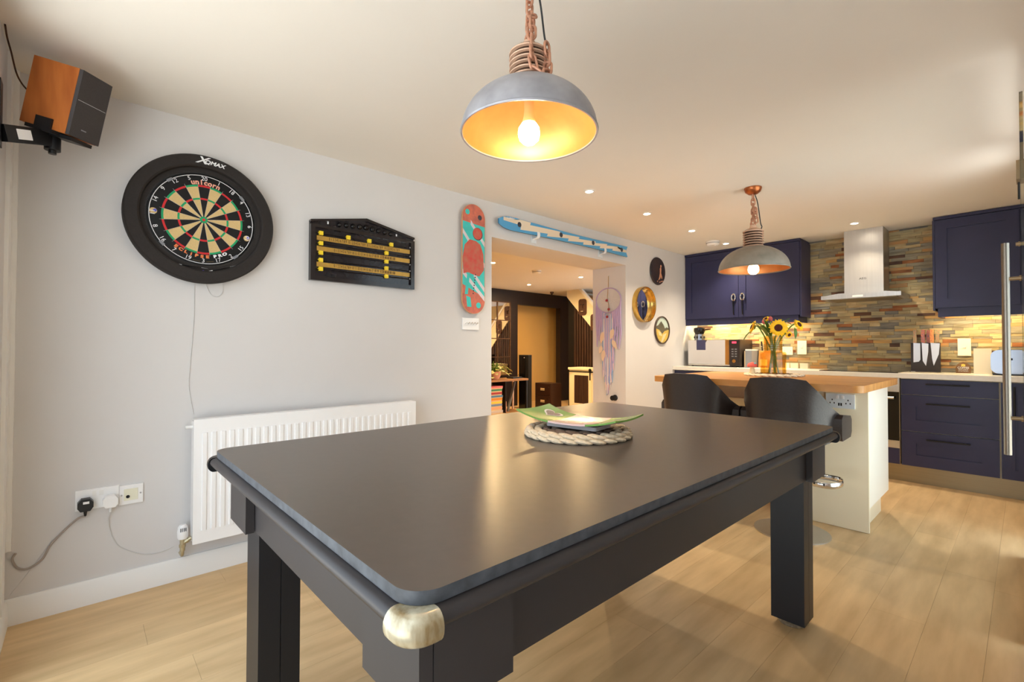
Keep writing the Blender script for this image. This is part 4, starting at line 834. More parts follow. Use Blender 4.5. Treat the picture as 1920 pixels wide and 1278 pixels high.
t = thing('wall_cabinet', 'navy two door wall cabinet in the left kitchen corner', 'cabinet', (0, 0, 0))
part('carcass', bx(W + 0.002, -1.547, 5.402, YB - 0.018, 1.467, 2.243), 'navy', t)
part('cornice', MB().box(W + 0.001, -1.540, 5.375, YB - 0.018, 2.222, 2.2465), 'navy', t, 0.003)
part('pelmet', MB().box(W + 0.004, -1.565, 5.395, 5.415, 1.395, 1.467).box(-1.585, -1.565, 5.415, YB - 0.02, 1.395, 1.467), 'navy', t, 0.002)
part('end_panel', bx(-1.5468, -1.532, 5.385, YB - 0.018, 1.45, 2.222), 'navy', t, 0.001)
d1 = shaker(t, 'door', W + 0.006, -2.155, 1.470, 2.218, 5.381); strap_handle(d1, -2.20, 1.50, 1.72, 5.381)
d2 = shaker(t, 'door', -2.151, -1.549, 1.470, 2.218, 5.381); strap_handle(d2, -2.105, 1.50, 1.72, 5.381)
part('light_strip', bx(W + 0.1, -1.66, 5.44, 5.455, 1.461, 1.4668), 'led_strip', t)
part('light_strip', MB().lathe([(0, 0), (0.03, 0), (0.03, 0.006), (0, 0.006)], 20, (-2.475, 5.62, 1.4605)), 'led_strip', t)
t = thing('wall_cabinet', 'navy wall cabinet right of the hood, cut by the picture edge', 'cabinet', (0, 0, 0))
part('carcass', bx(-0.52, XR - 0.001, 5.402, YB - 0.018, 1.467, 2.243), 'navy', t)
part('cornice', bx(-0.53, XR - 0.001, 5.375, YB - 0.018, 2.222, 2.2465), 'navy', t, 0.003)
part('pelmet', MB().box(-0.505, XR - 0.001, 5.395, 5.415, 1.395, 1.467).box(-0.505, -0.485, 5.415, YB - 0.02, 1.395, 1.467), 'navy', t, 0.002)
part('end_panel', bx(-0.535, -0.5205, 5.385, YB - 0.018, 1.45, 2.222), 'navy', t, 0.001)
shaker(t, 'door', -0.518, -0.024, 1.470, 2.218, 5.381); shaker(t, 'door', -0.020, XR - 0.002, 1.470, 2.218, 5.381, 0.015, False)
part('light_strip', bx(-0.44, XR - 0.03, 5.44, 5.455, 1.461, 1.4668), 'led_strip', t)
# hood
t = thing('extractor_hood', 'stainless steel chimney extractor hood on the slate wall', 'hood', (-1.025, YB - 0.018, 1.588))
part('canopy', MB().prism([(-0.299, -0.45), (0.299, -0.45), (0.299, 0), (-0.299, 0)], 0.0, 0.036, 'z'), 'steel', t, 0.002)
part('upper_plate', MB().prism([(-0.16, 0.052), (0.16, 0.052), (0.285, 0.036), (-0.285, 0.036)], -0.43, -0.002), 'steel', t)
part('chimney', bx(-0.150, 0.150, -0.270, -0.001, 0.052, CE - 1.588 - 0.001), 'steel', t, 0.0015)
part('control_panel', bx(-0.05, 0.03, -0.4525, -0.45, 0.010, 0.026), 'white_satin', t, 0.001)
part('filter', bx(-0.26, 0.26, -0.40, -0.05, -0.003, 0.0), 'steel_plinth', t)
text('lettering', 'AEG', 0.026, 'black_satin', t, (-0.005, -0.2708, 0.195), 0, 0.0004, sx=1.15)
# worktop, plinth, base units
WT = 0.915
t = thing('kitchen_worktop', 'long off white stone worktop along the slate wall', 'worktop', (0, 0, 0)); part('slab', bx(W + 0.001, XR - 0.001, 5.078, YB - 0.001, 0.877, WT), 'stone_worktop', t, 0.003)
o = part('kickboard', bx(W + 0.002, XR - 0.002, 5.165, 5.18, 0.001, 0.143), 'steel_plinth'); tag(o, 'brushed steel kickboard along the floor under the kitchen units', 'kickboard')
def base_unit(lab, x0, x1):
    u = thing('base_unit', lab, 'cabinet', (0, 0, 0)); part('carcass', bx(x0, x1, 5.142, YB - 0.001, 0.1445, 0.8765), 'cream_unit', u); return u
def bar_handle(parent, x0, x1, z, yf_, vert=False):
    if vert: mb = MB().cyl((x0, yf_ - 0.03, z), (x0, yf_ - 0.03, x1), 0.006, 10).cyl((x0, yf_, z + 0.03), (x0, yf_ - 0.03, z + 0.03), 0.004, 8).cyl((x0, yf_, x1 - 0.03), (x0, yf_ - 0.03, x1 - 0.03), 0.004, 8)
    else: mb = MB().cyl((x0, yf_ - 0.03, z), (x1, yf_ - 0.03, z), 0.006, 10).cyl((x0 + 0.03, yf_, z), (x0 + 0.03, yf_ - 0.03, z), 0.004, 8).cyl((x1 - 0.03, yf_, z), (x1 - 0.03, yf_ - 0.03, z), 0.004, 8)
    part('handle', mb, 'black_satin', parent)
u = base_unit('navy base unit with three drawers and black bar handles', -0.722, -0.138)
dr = part('drawer', bx(-0.718, -0.142, 5.12, 5.14, 0.742, 0.868), 'navy', u, 0.0015); bar_handle(dr, -0.557, -0.297, 0.833, 5.12)
for z0, z1, hz in ((0.437, 0.737, 0.672), (0.148, 0.432, 0.379)): dr = shaker(u, 'drawer', -0.718, -0.142, z0, z1, 5.12, 0.095); bar_handle(dr, -0.557, -0.297, hz, 5.12)
u = base_unit('navy base unit with a tall black handle at the right picture edge', -0.136, XR - 0.002)
dr = shaker(u, 'door', -0.132, XR - 0.006, 0.148, 0.868, 5.12, 0.07); bar_handle(dr, -0.062, 0.84, 0.62, 5.12, True)
u = base_unit('navy base unit in the left corner beside the wall', W + 0.001, -2.06); shaker(u, 'door', W + 0.08, -2.42, 0.148, 0.868, 5.12); shaker(u, 'door', -2.416, -2.064, 0.148, 0.868, 5.12); part('filler', bx(W + 0.002, W + 0.078, 5.122, 5.14, 0.148, 0.868), 'navy', u)
u = base_unit('navy base unit hidden behind the island, left of the oven', -2.058, -1.332); shaker(u, 'door', -2.054, -1.697, 0.148, 0.868, 5.12); shaker(u, 'door', -1.693, -1.336, 0.148, 0.868, 5.12)
t = thing('built_in_oven', 'built in oven with steel trim and dark glass door beside the drawers', 'oven', (-1.027, 5.12, 0.1445))
part('housing', bx(-0.300, 0.298, 0.022, 0.56, 0.0, 0.732), 'black_satin', t)
part('control_panel', bx(-0.298, 0.296, 0.0, 0.022, 0.612, 0.728), 'steel', t, 0.002)
dn = part('door', bx(-0.298, 0.296, 0.0, 0.022, 0.20, 0.608), 'black_glass', t, 0.002)
part('handle', MB().cyl((-0.25, -0.045, 0.562), (0.268, -0.045, 0.562), 0.011, 12).box(-0.23, -0.21, -0.045, 0, 0.556, 0.568).box(0.225, 0.245, -0.045, 0, 0.556, 0.568), 'steel', dn)
part('lower_trim', bx(-0.298, 0.296, 0.0, 0.022, 0.136, 0.198), 'steel', t, 0.001)
part('lower_panel', bx(-0.298, 0.296, 0.002, 0.022, 0.003, 0.133), 'navy', t, 0.001)
part('side_trim', bx(0.2965, 0.3015, 0.0, 0.02, 0.003, 0.728), 'handle_steel', t)
for s_ in (0.1, 0.16, 0.22): part('knob', MB().lathe([(0, 0), (0.016, 0), (0.014, 0.02), (0, 0.02)], 16, (s_ - 0.3, 0, 0.67), 'y'), 'steel', t)
t = thing('hob', 'flat black glass hob set on the worktop under the hood', 'hob', (-1.03, 5.39, WT)); part('glass', bx(-0.29, 0.29, -0.25, 0.25, 0, 0.006), 'black_glass', t, 0.002)
for px, py, r in ((-0.15, -0.11, 0.08), (0.15, -0.11, 0.1), (-0.15, 0.13, 0.1), (0.15, 0.13, 0.08)): part('ring', MB().lathe([(r - 0.002, 0.006), (r, 0.006), (r, 0.0064), (r - 0.002, 0.0064)], 36, (px, py, 0), close=True), 'panel_grey', t)
# microwave and neighbours
t = thing('microwave', 'microwave with mirrored door on the worktop in the left corner', 'microwave', (-2.413, 5.33, WT))
part('case', bx(-0.298, 0.298, 0.0, 0.33, 0.012, 0.306), 'micro_dark', t, 0.004)
for sx in (-0.26, 0.26):
    for sy in (0.03, 0.3): part('foot', MB().cyl((sx, sy, 0), (sx, sy, 0.012), 0.014, 10), 'board_black', t)
part('door', bx(-0.295, 0.185, -0.016, 0.0, 0.028, 0.304), 'mirror', t, 0.002, label='mirrored door'); part('door_trim', bx(0.168, 0.188, -0.026, -0.0165, 0.03, 0.302), 'chrome', t, 0.003)
part('control_panel', bx(0.189, 0.297, -0.016, 0.0, 0.014, 0.304), 'micro_dark', t, 0.002); part('base_trim', bx(-0.295, 0.187, -0.014, 0.0, 0.012, 0.027), 'steel', t)
part('display', bx(0.215, 0.262, -0.017, -0.016, 0.265, 0.285), 'red_light', t)
for i in range(4):
    for j in range(2): part('button', bx(0.21 + j * 0.035, 0.232 + j * 0.035, -0.0175, -0.016, 0.195 - i * 0.026, 0.205 - i * 0.026), 'panel_grey', t)
part('dial', MB().lathe([(0, 0.016), (0.021, 0.016), (0.019, 0.034), (0, 0.034)], 24, (0.242, 0, 0.07), 'y'), 'chrome', t)
part('photo_magnet', bx(-0.19, -0.085, -0.0185, -0.0162, 0.19, 0.304), 'navy_edge', t)
t = thing('moka_pot', 'small dark pot with side handle on a silver stand on top of the microwave', 'pot', (-2.64, 5.46, WT + 0.306))
part('stand', MB().lathe([(0.05, 0), (0.058, 0), (0.056, 0.07), (0.05, 0.075), (0, 0.075)], 24), 'toaster_steel', t)
for i in range(8): a = 2 * PI * i / 8; part('cutout', MB().ball((0.0565 * math.cos(a), 0.0565 * math.sin(a), 0.035), 0.010, 0.010, 0.016, 8, 6), 'black_satin', t)
part('pot', MB().lathe([(0, 0.0755), (0.05, 0.0755), (0.066, 0.11), (0.064, 0.145), (0.05, 0.15), (0, 0.152)], 24), 'black_gloss', t)
part('handle', MB().cyl((0.06, 0, 0.125), (0.14, -0.02, 0.132), 0.010, 10, 0.012), 'rust_iron', t)
def slab_thing(name, lab, cat, x0, x1, y0, y1, h, m, extra=None):
    b = thing(name, lab, cat, ((x0 + x1) / 2, y0, WT)); wd = (x1 - x0) / 2
    part('cover', bx(-wd, wd, 0, y1 - y0, 0, h), m, b, 0.003); return b
b = slab_thing('recipe_book', 'thin dark recipe book standing right of the microwave', 'book', -2.105, -2.078, 5.40, 5.60, 0.185, 'dark_book'); part('pages', bx(-0.010, 0.010, -0.001, 0.0, 0.004, 0.181), 'label_cream', b)
b = slab_thing('grey_file', 'upright grey file box standing by the wooden knife block', 'box', -2.074, -2.008, 5.36, 5.56, 0.20, 'panel_grey'); part('lid_band', bx(-0.0335, 0.0335, -0.001, 0.201, 0.185, 0.201), 'white_satin', b)
t = thing('knife_block', 'light wooden knife block with two dark handles beside the grey file', 'knife block', (-1.995, 5.50, WT)); t.location.x = -1.935
part('block', MB().prism([(0, 0), (0.10, 0), (0.13, 0.13), (0.03, 0.185)], -0.06, 0.06, 'x'), 'knife_wood', t, 0.003)
for sx in (-0.03, 0.025): h_ = part('knife_handle', MB().tube([(sx, 0.055, 0.16), (sx, 0.02, 0.285)], 0.010, 8, flat=(0.7, 1.2)), 'black_satin', t); part('rivet', MB().ball((sx, 0.026, 0.23), 0.004, seg=8, rings=5), 'wire', h_)
part('front_label', bx(-0.035, 0.035, -0.001, 0.006, 0.02, 0.09), 'plate_cream', t)
for i, (x0, x1) in enumerate(((-1.745, -1.705), (-1.697, -1.622), (-1.606, -1.532))):
    b = thing('cream_tub', ('narrow cream tub, left of the three small tubs on the worktop', 'wider cream tub, middle of the three small tubs', 'cream tub, right of the three small tubs nearest the hob')[i], 'tub', ((x0 + x1) / 2, 5.60, WT), 0, 'cream tubs on the worktop')
    wd = (x1 - x0) / 2; part('tub', bx(-wd, wd, -0.03, 0.03, 0, 0.045), 'plate_cream', b, 0.004); part('lid', bx(-wd - 0.001, wd + 0.001, -0.032, 0.032, 0.045, 0.055), 'plate_cream', b, 0.003)
def wall_plate(lab, cx_, cz, wd, hh, kind):
    b = thing('socket_plate' if kind == 's' else 'isolator_switch', lab, 'socket' if kind == 's' else 'switch', (cx_, YB - 0.017, cz))
    part('plate', bx(-wd / 2, wd / 2, -0.010, 0, -hh / 2, hh / 2), 'plate_cream', b, 0.003)
    if kind == 's':
        for s_ in (-0.03, 0.03): part('socket_pin', MB().box(s_ - 0.002, s_ + 0.002, -0.0105, -0.009, -0.005, 0.005).box(s_ - 0.009, s_ - 0.004, -0.0105, -0.009, -0.018, -0.015).box(s_ + 0.004, s_ + 0.009, -0.0105, -0.009, -0.018, -0.015), 'dark_print', b)
    else:
        part('rocker', bx(-0.012, 0.012, -0.014, -0.010, -0.012, 0.016), 'plate_cream', b, 0.002); part('mark', bx(-0.01, 0.01, -0.0145, -0.014, -0.008, -0.005), 'navy_edge', b)
wall_plate('cream double socket under the left cabinet, nearest the sunflowers', -1.754, 1.10, 0.1, 0.088, 's'); wall_plate('cream upright switch plate left of the slate hood area', -1.615, 1.135, 0.086, 0.146, 'w'); wall_plate('cream upright switch plate above the small brown sign', -0.363, 1.139, 0.084, 0.15, 'w')
# magnetic knife board
t = thing('knife_board', 'dark magnetic knife board standing on the worktop against the slate', 'knife holder', (-0.612, 5.60, WT))
part('board', bx(-0.100, 0.100, 0.0, 0.03, 0.006, 0.262), 'board_dark', t, 0.002); part('base', bx(-0.105, 0.105, -0.03, 0.06, 0, 0.006), 'board_dark', t); part('mark', bx(-0.098, -0.066, -0.0306, -0.03, 0.001, 0.005), 'white_print', t)
def knife(lab, x, y, blade, hm, hx0, hx1, hz=0.115):
    k = thing('kitchen_knife', lab, 'knife', (x, y, WT), 0, 'knives on the magnetic board')
    part('blade', MB().prism(blade, -0.0025, 0.0), 'blade', k)
    part('handle', MB().prism([(hx0, 0.262), (hx1, 0.262), (hx1 + 0.001, 0.30), (hx1 - 0.002, 0.34), (hx1 + 0.003, 0.262 + hz), (hx0 + 0.001, 0.262 + hz + 0.006), (hx0 - 0.002, 0.33)], -0.011, 0.008), hm, k, 0.004)
knife('broad square bladed knife, left of the three on the dark board', -0.612, 5.5995, [(-0.081, 0.262), (-0.034, 0.258), (-0.034, 0.11), (-0.045, 0.092), (-0.082, 0.085)], 'resin_a', -0.082, -0.058)
knife('pointed chef knife, middle of the three on the dark board', -0.612, 5.5995, [(-0.024, 0.262), (0.022, 0.254), (0.020, 0.18), (0.004, 0.055), (-0.018, 0.10)], 'resin_b', -0.026, -0.002)
knife('wide curved chef knife, right of the three on the dark board', -0.612, 5.5995, [(0.036, 0.262), (0.098, 0.256), (0.09, 0.16), (0.056, 0.058), (0.046, 0.12)], 'resin_c', 0.034, 0.058)
for x, hm, lab in ((0.018, 'resin_b', 'patterned handle of a knife behind the dark board, between the middle and right knives'), (0.08, 'resin_a', 'patterned handle of a knife behind the dark board, rightmost')):
    k = thing('kitchen_knife', lab, 'knife', (-0.612, 5.6325, WT), 0, 'knives on the magnetic board'); part('blade', MB().prism([(x - 0.02, 0.255), (x + 0.02, 0.255), (x + 0.015, 0.12), (x, 0.08), (x - 0.018, 0.13)], -0.0022, 0.0), 'blade', k); part('handle', MB().prism([(x - 0.012, 0.262), (x + 0.012, 0.262), (x + 0.01, 0.32), (x + 0.014, 0.372), (x - 0.01, 0.38), (x - 0.014, 0.32)], -0.008, 0.009), hm, k, 0.004)
t = thing('small_sign', 'small brown rounded sign with gold emblem and white words on the worktop', 'sign', (-0.365, 5.58, WT))
part('board', MB().prism([(-0.046, 0), (0.046, 0), (0.05, 0.04), (0.04, 0.07), (0.02, 0.092), (0, 0.097), (-0.02, 0.092), (-0.04, 0.07), (-0.05, 0.04)], 0, 0.012), 'sign_brown', t, 0.002)
part('emblem', MB().prism([(-0.012, 0.058), (0.012, 0.058), (0.013, 0.074), (0.004, 0.078), (-0.004, 0.078), (-0.013, 0.074)], -0.001, 0), 'sign_gold', t)
text('lettering', 'COFFEE', 0.021, 'white_print', t, (0, -0.0008, 0.046), 0, 0.0005, bold=0.0004); text('lettering', 'MACHINE', 0.014, 'white_print', t, (0, -0.0008, 0.031), 0, 0.0005); text('lettering', 'STATION', 0.015, 'white_print', t, (0, -0.0008, 0.017), 0, 0.0005)
t = thing('bread_board', 'plain cream upright board standing left of the toaster', 'board', (-0.244, 5.50, WT)); part('board', bx(-0.053, 0.053, 0, 0.018, 0.004, 0.212), 'plate_cream', t, 0.003); part('foot', bx(-0.05, 0.05, -0.01, 0.04, 0, 0.004), 'plate_cream', t)
t = thing('toaster', 'polished steel toaster at the right end of the worktop', 'toaster', (-0.097, 5.35, WT))
part('body', MB().prism(rrect(-0.095, 0.115, 0.012, 0.2, 0.05, 8), 0.0, 0.2), 'toaster_steel', t, 0.006, 3); part('base', bx(-0.085, 0.105, 0.01, 0.19, 0, 0.012), 'black_satin', t)
part('lever_slot', bx(0.005, 0.015, -0.001, 0.0, 0.05, 0.15), 'black_satin', t); part('lever', bx(-0.006, 0.026, -0.02, 0.0, 0.12, 0.135), 'black_satin', t, 0.003); part('slot', bx(-0.06, 0.08, 0.06, 0.085, 0.199, 0.2012), 'black_satin', t); part('slot', bx(-0.06, 0.08, 0.12, 0.145, 0.199, 0.2012), 'black_satin', t)

# ------------------------------------------------------------------ island
IT = 0.92
t = thing('kitchen_island', 'cream kitchen island with end panel and knee space for the stools', 'island', (0, 0, 0))
part('end_panel', bx(-1.05, -0.652, 3.533, 3.553, 0.002, IT - 0.041), 'cream_unit', t, 0.001)
part('knee_panel', bx(-1.75, -1.05, 3.78, 3.80, 0.002, IT - 0.041), 'cream_unit', t, 0.001)
part('knee_return', bx(-1.07, -1.05, 3.5535, 3.7795, 0.002, IT - 0.041), 'cream_unit', t)
part('knee_ledge', bx(-1.75, -1.071, 3.70, 3.779, 0.72, 0.745), 'cream_unit', t)
part('carcass', bx(-1.75, -0.69, 3.80, 4.14, 0.145, IT - 0.042), 'cream_unit', t); part('carcass', bx(-1.049, -0.69, 3.554, 3.799, 0.145, IT - 0.042), 'cream_unit', t)
part('side_door', bx(-0.69, -0.653, 3.555, 4.14, 0.147, IT - 0.043), 'cream_bright', t, 0.0015)
part('plinth', bx(-1.70, -0.69, 3.801, 4.10, 0.0, 0.144), 'cream_unit', t); part('plinth', bx(-0.9, -0.69, 3.554, 3.80, 0.0, 0.144), 'cream_unit', t)
part('left_panel', bx(-1.77, -1.7505, 3.60, 4.14, 0.002, IT - 0.041), 'cream_unit', t)
t = thing('island_worktop', 'oak butcher block worktop on the island', 'worktop', (0, 0, 0))
poly = rrect(-1.86, -0.595, 3.10, 4.165, 0.05, 6)
part('slab', MB().prism(poly, IT - 0.04, IT, 'z'), 'butcher_oak', t, 0.004)
t = thing('island_socket', 'grey white double socket with usb ports on the island end panel', 'socket', (-0.793, 3.533, 0.793))
part('plate', bx(-0.076, 0.076, -0.010, 0, -0.045, 0.045), 'acrylic', t, 0.003)
for s_ in (-0.042, 0.042):
    for a, b_ in ((0, 0.008), (-0.011, -0.012), (0.011, -0.012)): part('pin_hole', bx(s_ + a - 0.0028, s_ + a + 0.0028, -0.0106, -0.009, b_ - 0.006, b_ + 0.003), 'board_black', t)
    part('rocker_switch', bx(s_ * 0.35 - 0.006, s_ * 0.35 + 0.006, -0.013, -0.010, 0.014, 0.034), 'white_gloss', t, 0.001)
for s_ in (-0.006, 0.006): part('usb_port', bx(s_ - 0.004, s_ + 0.004, -0.0106, -0.009, -0.03, -0.012), 'board_black', t)
mat_round('woven_mat', 'round braided mat under the sunflower vase on the oak island', -1.27, 3.80, IT, 0.2, 1, ('weave_cream', 'weave_dark'), None)
# vase
VX, VY, VZ = -1.262, 3.77, IT + 0.0115
t = thing('glass_vase', 'amber glass vase with a narrower neck on the island mat', 'vase', (VX, VY, VZ))
part('vessel', MB().lathe([(0, 0.0), (0.080, 0.0), (0.085, 0.006), (0.086, 0.155), (0.080, 0.164), (0.062, 0.168), (0.060, 0.175), (0.0605, 0.28), (0.063, 0.284), (0.058, 0.284), (0.057, 0.175), (0.060, 0.162), (0.082, 0.15), (0.081, 0.008), (0, 0.006)], 40), 'amber_glass', t)
part('vase_water', MB().lathe([(0, 0.007), (0.079, 0.009), (0.0795, 0.11), (0, 0.11)], 32), 'amber_glass', t)
for z_ in (0.19, 0.205, 0.22, 0.235, 0.25, 0.265): part('neck_ring', MB().lathe([(0.0605, z_ - 0.003), (0.063, z_), (0.0605, z_ + 0.003)], 36), 'amber_glass', t)
# flowers
def stemmed(name, lab, head, base, bend):
    f = thing(name, lab, 'flower', (VX, VY, VZ + 0.012), 0, 'sunflowers in the amber vase' if name == 'sunflower' else 'tulips in the amber vase')
    h = Vector(head) - Vector((VX, VY, VZ + 0.012)); b_ = Vector(base)
    nk = Vector((max(-0.05, min(0.05, h.x * 0.35)), max(-0.05, min(0.05, h.y * 0.35)), 0.25))
    part('stem', MB().tube(catmull([b_, b_ * 0.4 + Vector((0, 0, 0.12)), nk, h - Vector(bend) * 0.04, h], 6), 0.005, 7), 'stem_green', f); return f, h
def sun_head(f, h, n, R, petals=20):
    n = Vector(n).normalized(); T = Matrix.Translation(h) @ n.to_track_quat('Z', 'Y').to_matrix().to_4x4()
    part('seed_disc', MB().lathe([(0, 0.010), (R * 0.2, 0.012), (R * 0.40, 0.008), (R * 0.44, 0.0), (0, -0.004)], 24, T=T), 'seed', f)
    part('sepal_cup', MB().lathe([(R * 0.55, -0.002), (R * 0.4, -0.014), (0.006, -0.022), (0, -0.022)], 18, T=T), 'stem_green', f)
    for layer, (cnt, rr, lift, off) in enumerate(((petals, R, 0.02, 0), (petals, R * 0.86, 0.12, 0.5))):
        for i in range(cnt):
            a = 2 * PI * (i + off) / cnt + rnd.uniform(-0.06, 0.06); mb = MB(); L = (rr - R * 0.3) * rnd.uniform(0.9, 1.1); wd = R * 0.34; rows = []
            for u, w_ in ((0, 0.5), (0.35, 1), (0.7, 0.8), (1, 0.08)):
                r_ = R * 0.3 + L * u; zz = lift * R * (1 - (1 - u) ** 2) + (0.004 if layer else 0) - 0.10 * R * u * u
                rows.append([mb.bm.verts.new(T @ Vector((r_ * math.cos(a) - s_ * wd * w_ / 2 * math.sin(a), r_ * math.sin(a) + s_ * wd * w_ / 2 * math.cos(a), zz - abs(s_) * 0.002))) for s_ in (-1, 0, 1)])
            for A, B in zip(rows, rows[1:]):
                for k in range(2): mb.face([A[k], A[k + 1], B[k + 1], B[k]])
            part('petal', mb, 'petal', f)
def flower_leaf(f, p, d, L, wd): mb = MB(); leafquad(mb, p, d, L, wd, cup=0.35); part('leaf', mb, 'leaf_green', f)
f, h = stemmed('sunflower', 'large open sunflower facing the room, front of the vase', (-1.202, 3.70, 1.272), (0.03, 0.02, 0), (0, -1, 0)); sun_head(f, h, (0.30, -0.9, -0.12), 0.064); flower_leaf(f, (0.02, 0.03, 0.33), (0.5, 0.2, 0.9), 0.10, 0.05)
f, h = stemmed('sunflower', 'sunflower turned sideways at the left of the bunch', (-1.395, 3.74, 1.285), (0.0, 0.03, 0), (-1, 0, 0)); sun_head(f, h, (-0.75, -0.45, 0.3), 0.052, 18); flower_leaf(f, h + Vector((-0.0, 0.0, -0.03)), (-0.9, -0.2, -0.55), 0.085, 0.045); flower_leaf(f, (-0.045, -0.01, 0.29), (-0.55, -0.1, 0.8), 0.11, 0.05)
f, h = stemmed('sunflower', 'small half hidden sunflower at the back top of the bunch', (-1.325, 3.82, 1.345), (-0.03, 0.0, 0), (0, 0, 1)); sun_head(f, h, (-0.2, -0.6, 0.6), 0.030, 14); flower_leaf(f, (-0.05, 0.02, 0.33), (-0.8, 0.0, 0.7), 0.13, 0.04)
f, h = stemmed('sunflower', 'sunflower seen from the side at the right of the bunch', (-1.10, 3.80, 1.293), (0.02, -0.03, 0), (1, 0, 0)); sun_head(f, h, (0.85, -0.25, 0.45), 0.045, 18); flower_leaf(f, h + Vector((-0.03, 0, -0.02)), (0.35, -0.2, -0.9), 0.08, 0.03); flower_leaf(f, h + Vector((-0.05, 0, 0.0)), (-0.7, 0, 0.8), 0.09, 0.035)
f, h = stemmed('sunflower', 'small drooping sunflower low on the right of the bunch', (-1.150, 3.75, 1.222), (-0.02, -0.02, 0), (1, 0, 0)); sun_head(f, h, (0.8, -0.5, -0.35), 0.028, 14)
for p, lab in (((-1.316, 3.75, 1.305), 'closed pink tulip bud left of the large sunflower, lower one'), ((-1.275, 3.76, 1.325), 'closed pink tulip bud beside the large sunflower, higher one')):
    f, h = stemmed('tulip', lab, p, (rnd.uniform(-0.03, 0.03), 0.01, 0), (0, 0, 1))
    part('bud', MB().lathe([(0, -0.004), (0.010, 0.002), (0.015, 0.014), (0.012, 0.028), (0, 0.038)], 14, T=Matrix.Translation(h)), 'tulip', f); flower_leaf(f, (h.x * 0.7, h.y, 0.27), (h.x * 6, -0.2, 0.9), 0.14, 0.04); flower_leaf(f, (h.x * 0.4, h.y - 0.02, 0.265), (-0.25 - h.x, -0.3, 0.9), 0.12, 0.035)
t = thing('toadstool_ornament', 'small red capped toadstool ornament left of the vase', 'ornament', (-1.383, 3.70, IT + 0.019))
part('stalk', MB().lathe([(0, 0), (0.022, 0), (0.017, 0.02), (0.015, 0.055), (0, 0.056)], 18), 'mushroom_stem', t); part('cap', MB().lathe([(0, 0.047), (0.034, 0.047), (0.036, 0.056), (0.026, 0.074), (0, 0.084)], 24), 'mushroom_red', t); part('spot', MB().ball((0.024, -0.012, 0.073), 0.009, 0.008, 0.006, 10, 6), 'mushroom_blue', t)

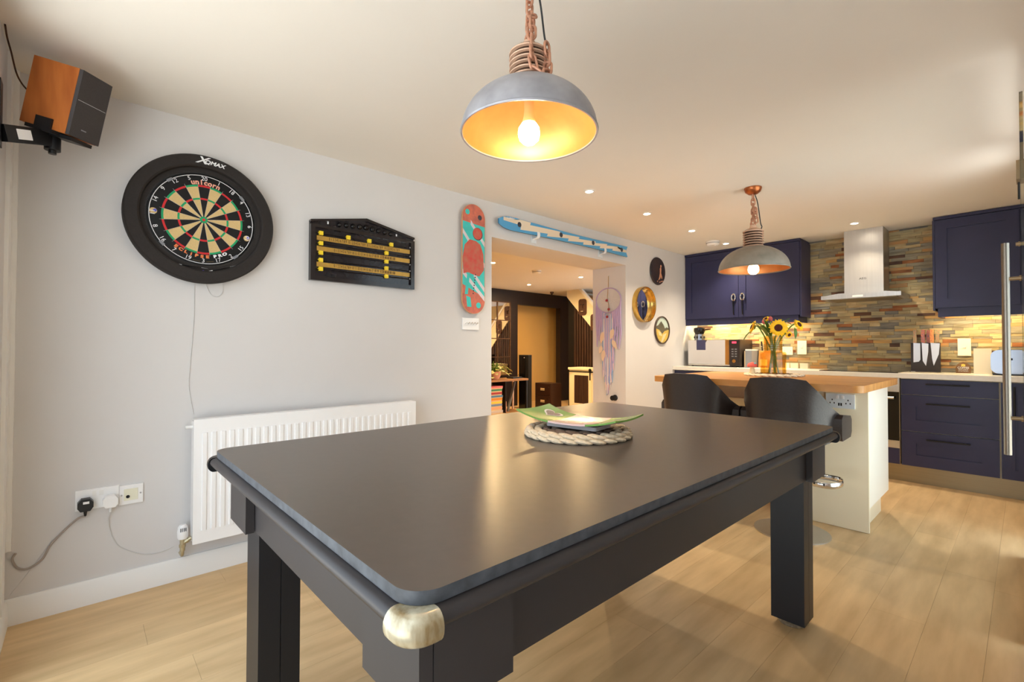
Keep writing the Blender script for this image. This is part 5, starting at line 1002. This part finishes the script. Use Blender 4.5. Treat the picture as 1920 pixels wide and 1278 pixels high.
# ------------------------------------------------------------------ bar stools
def stool(x, y, lab):
    t = thing('bar_stool', lab, 'stool', (x, y, 0), 0, 'black leather bar stools')
    part('base', MB().lathe([(0, 0), (0.205, 0), (0.205, 0.006), (0.19, 0.010), (0.10, 0.024), (0.05, 0.05), (0.032, 0.09), (0.028, 0.10), (0, 0.10)], 56), 'steel', t, label='brushed round trumpet base')
    part('column', MB().cyl((0, 0, 0.095), (0, 0, 0.35), 0.028, 20).cyl((0, 0, 0.35), (0, 0, 0.56), 0.02, 20), 'chrome', t)
    fr = [(-0.015, -0.025, 0.345), (0.08, -0.085, 0.345), (0.17, -0.115, 0.345), (0.235, -0.10, 0.345), (0.262, -0.04, 0.345), (0.262, 0.03, 0.345), (0.235, 0.085, 0.345), (0.17, 0.10, 0.345), (0.08, 0.075, 0.345), (-0.015, 0.025, 0.345)]
    part('footrest', MB().tube(catmull(fr, 6), 0.017, 10, flat=(1.0, 0.28)), 'chrome', t)
    part('seat_plate', bx(-0.1, 0.1, -0.1, 0.1, 0.555, 0.57), 'dark_metal', t)
    part('seat', MB().prism(rrect(-0.205, 0.205, -0.19, 0.20, 0.07, 6), 0.57, 0.665, 'z'), 'black_leather', t, 0.03, 4)
    # shell back: plan path with flat centre and forward wings, chamfered top corners
    plan = [(-0.236, 0.02), (-0.232, -0.03), (-0.222, -0.085), (-0.190, -0.160), (-0.140, -0.215), (-0.07, -0.235), (0.07, -0.235), (0.140, -0.215), (0.190, -0.160), (0.222, -0.085), (0.232, -0.03), (0.236, 0.02)]
    topz = [0.735, 0.755, 0.785, 0.862, 0.942, 0.952, 0.952, 0.942, 0.862, 0.785, 0.755, 0.735]
    botz = [0.60, 0.59, 0.58, 0.575, 0.57, 0.57, 0.57, 0.57, 0.575, 0.58, 0.59, 0.60]
    mb = MB(); O = []; I = []
    for i, (px, py) in enumerate(plan):
        a = Vector(plan[max(i - 1, 0)]); b_ = Vector(plan[min(i + 1, 11)]); tn = (b_ - a).normalized(); n = Vector((-tn.y, tn.x)); oc = []; ic = []
        for k in range(6):
            z = botz[i] + (topz[i] - botz[i]) * k / 5; bl = 0.0 + 0.02 * (k / 5) ** 2; th = 0.045 * (1 - 0.25 * (k / 5))
            ox, oy = px - n.x * bl, py - n.y * bl
            oc.append(mb.bm.verts.new((ox, oy, z))); ic.append(mb.bm.verts.new((ox + n.x * th, oy + n.y * th, z)))
        O.append(oc); I.append(ic)
    for i in range(11):
        for k in range(5): mb.face([O[i][k], O[i + 1][k], O[i + 1][k + 1], O[i][k + 1]]); mb.face([I[i][k], I[i][k + 1], I[i + 1][k + 1], I[i + 1][k]])
        mb.face([O[i][5], O[i + 1][5], I[i + 1][5], I[i][5]]); mb.face([O[i][0], I[i][0], I[i + 1][0], O[i + 1][0]])
    for i in (0, 11):
        for k in range(5): mb.face([O[i][k], O[i][k + 1], I[i][k + 1], I[i][k]])
    bk = part('backrest', mb, 'black_leather', t, 0.012, 3, 60)
    for sx in (-1, 1):
        part('armrest', MB().prism([(-0.055, 0.62), (-0.04, 0.595), (0.14, 0.60), (0.165, 0.63), (0.165, 0.70), (0.14, 0.725), (-0.03, 0.742), (-0.055, 0.72)], sx * 0.224, sx * 0.278, 'x'), 'black_leather', t, 0.026, 5)
    return t
s0 = stool(-0.985, 3.235, 'black leather bar stool nearer the island corner, right of the pair')
dup(s0, (-1.552, 3.235, 0), 'black leather bar stool further left, nearest the opening wall')

# ------------------------------------------------------------------ frameless glass doors at the right
t = thing('glass_door', 'frameless glass door leaf with a long round steel pull handle at the right picture edge', 'door', (-0.004, 3.2, 0.0))
part('pane', bx(-0.005, 0.005, -0.55, 0.55, 0.012, 2.11), 'clear_glass', t, 0.001); part('bottom_rail', bx(-0.012, 0.012, -0.55, 0.55, 0.0, 0.06), 'bronze', t, 0.002)
h = part('pull_handle', MB().cyl((-0.066, 0.43, 0.562), (-0.066, 0.43, 1.685), 0.0160, 24), 'handle_steel', t, label='round brushed steel pull bar')
for z in (0.757, 1.494): part('standoff', MB().cyl((-0.066, 0.43, z), (-0.004, 0.43, z), 0.010, 14).cyl((-0.016, 0.43, z), (-0.005, 0.43, z), 0.015, 14), 'bronze', h)
part('glass_stud', MB().cyl((-0.028, 0.49, 1.683), (0.022, 0.49, 1.683), 0.010, 12).cyl((-0.018, 0.49, 1.683), (-0.012, 0.49, 1.683), 0.013, 12), 'bronze', t)
part('top_clamp', bx(-0.022, 0.022, 0.42, 0.54, 2.015, 2.115), 'bronze', t, 0.003)
part('clamp_pin', MB().cyl((-0.012, 0.50, 1.925), (-0.012, 0.50, 2.015), 0.006, 10), 'black_satin', t)
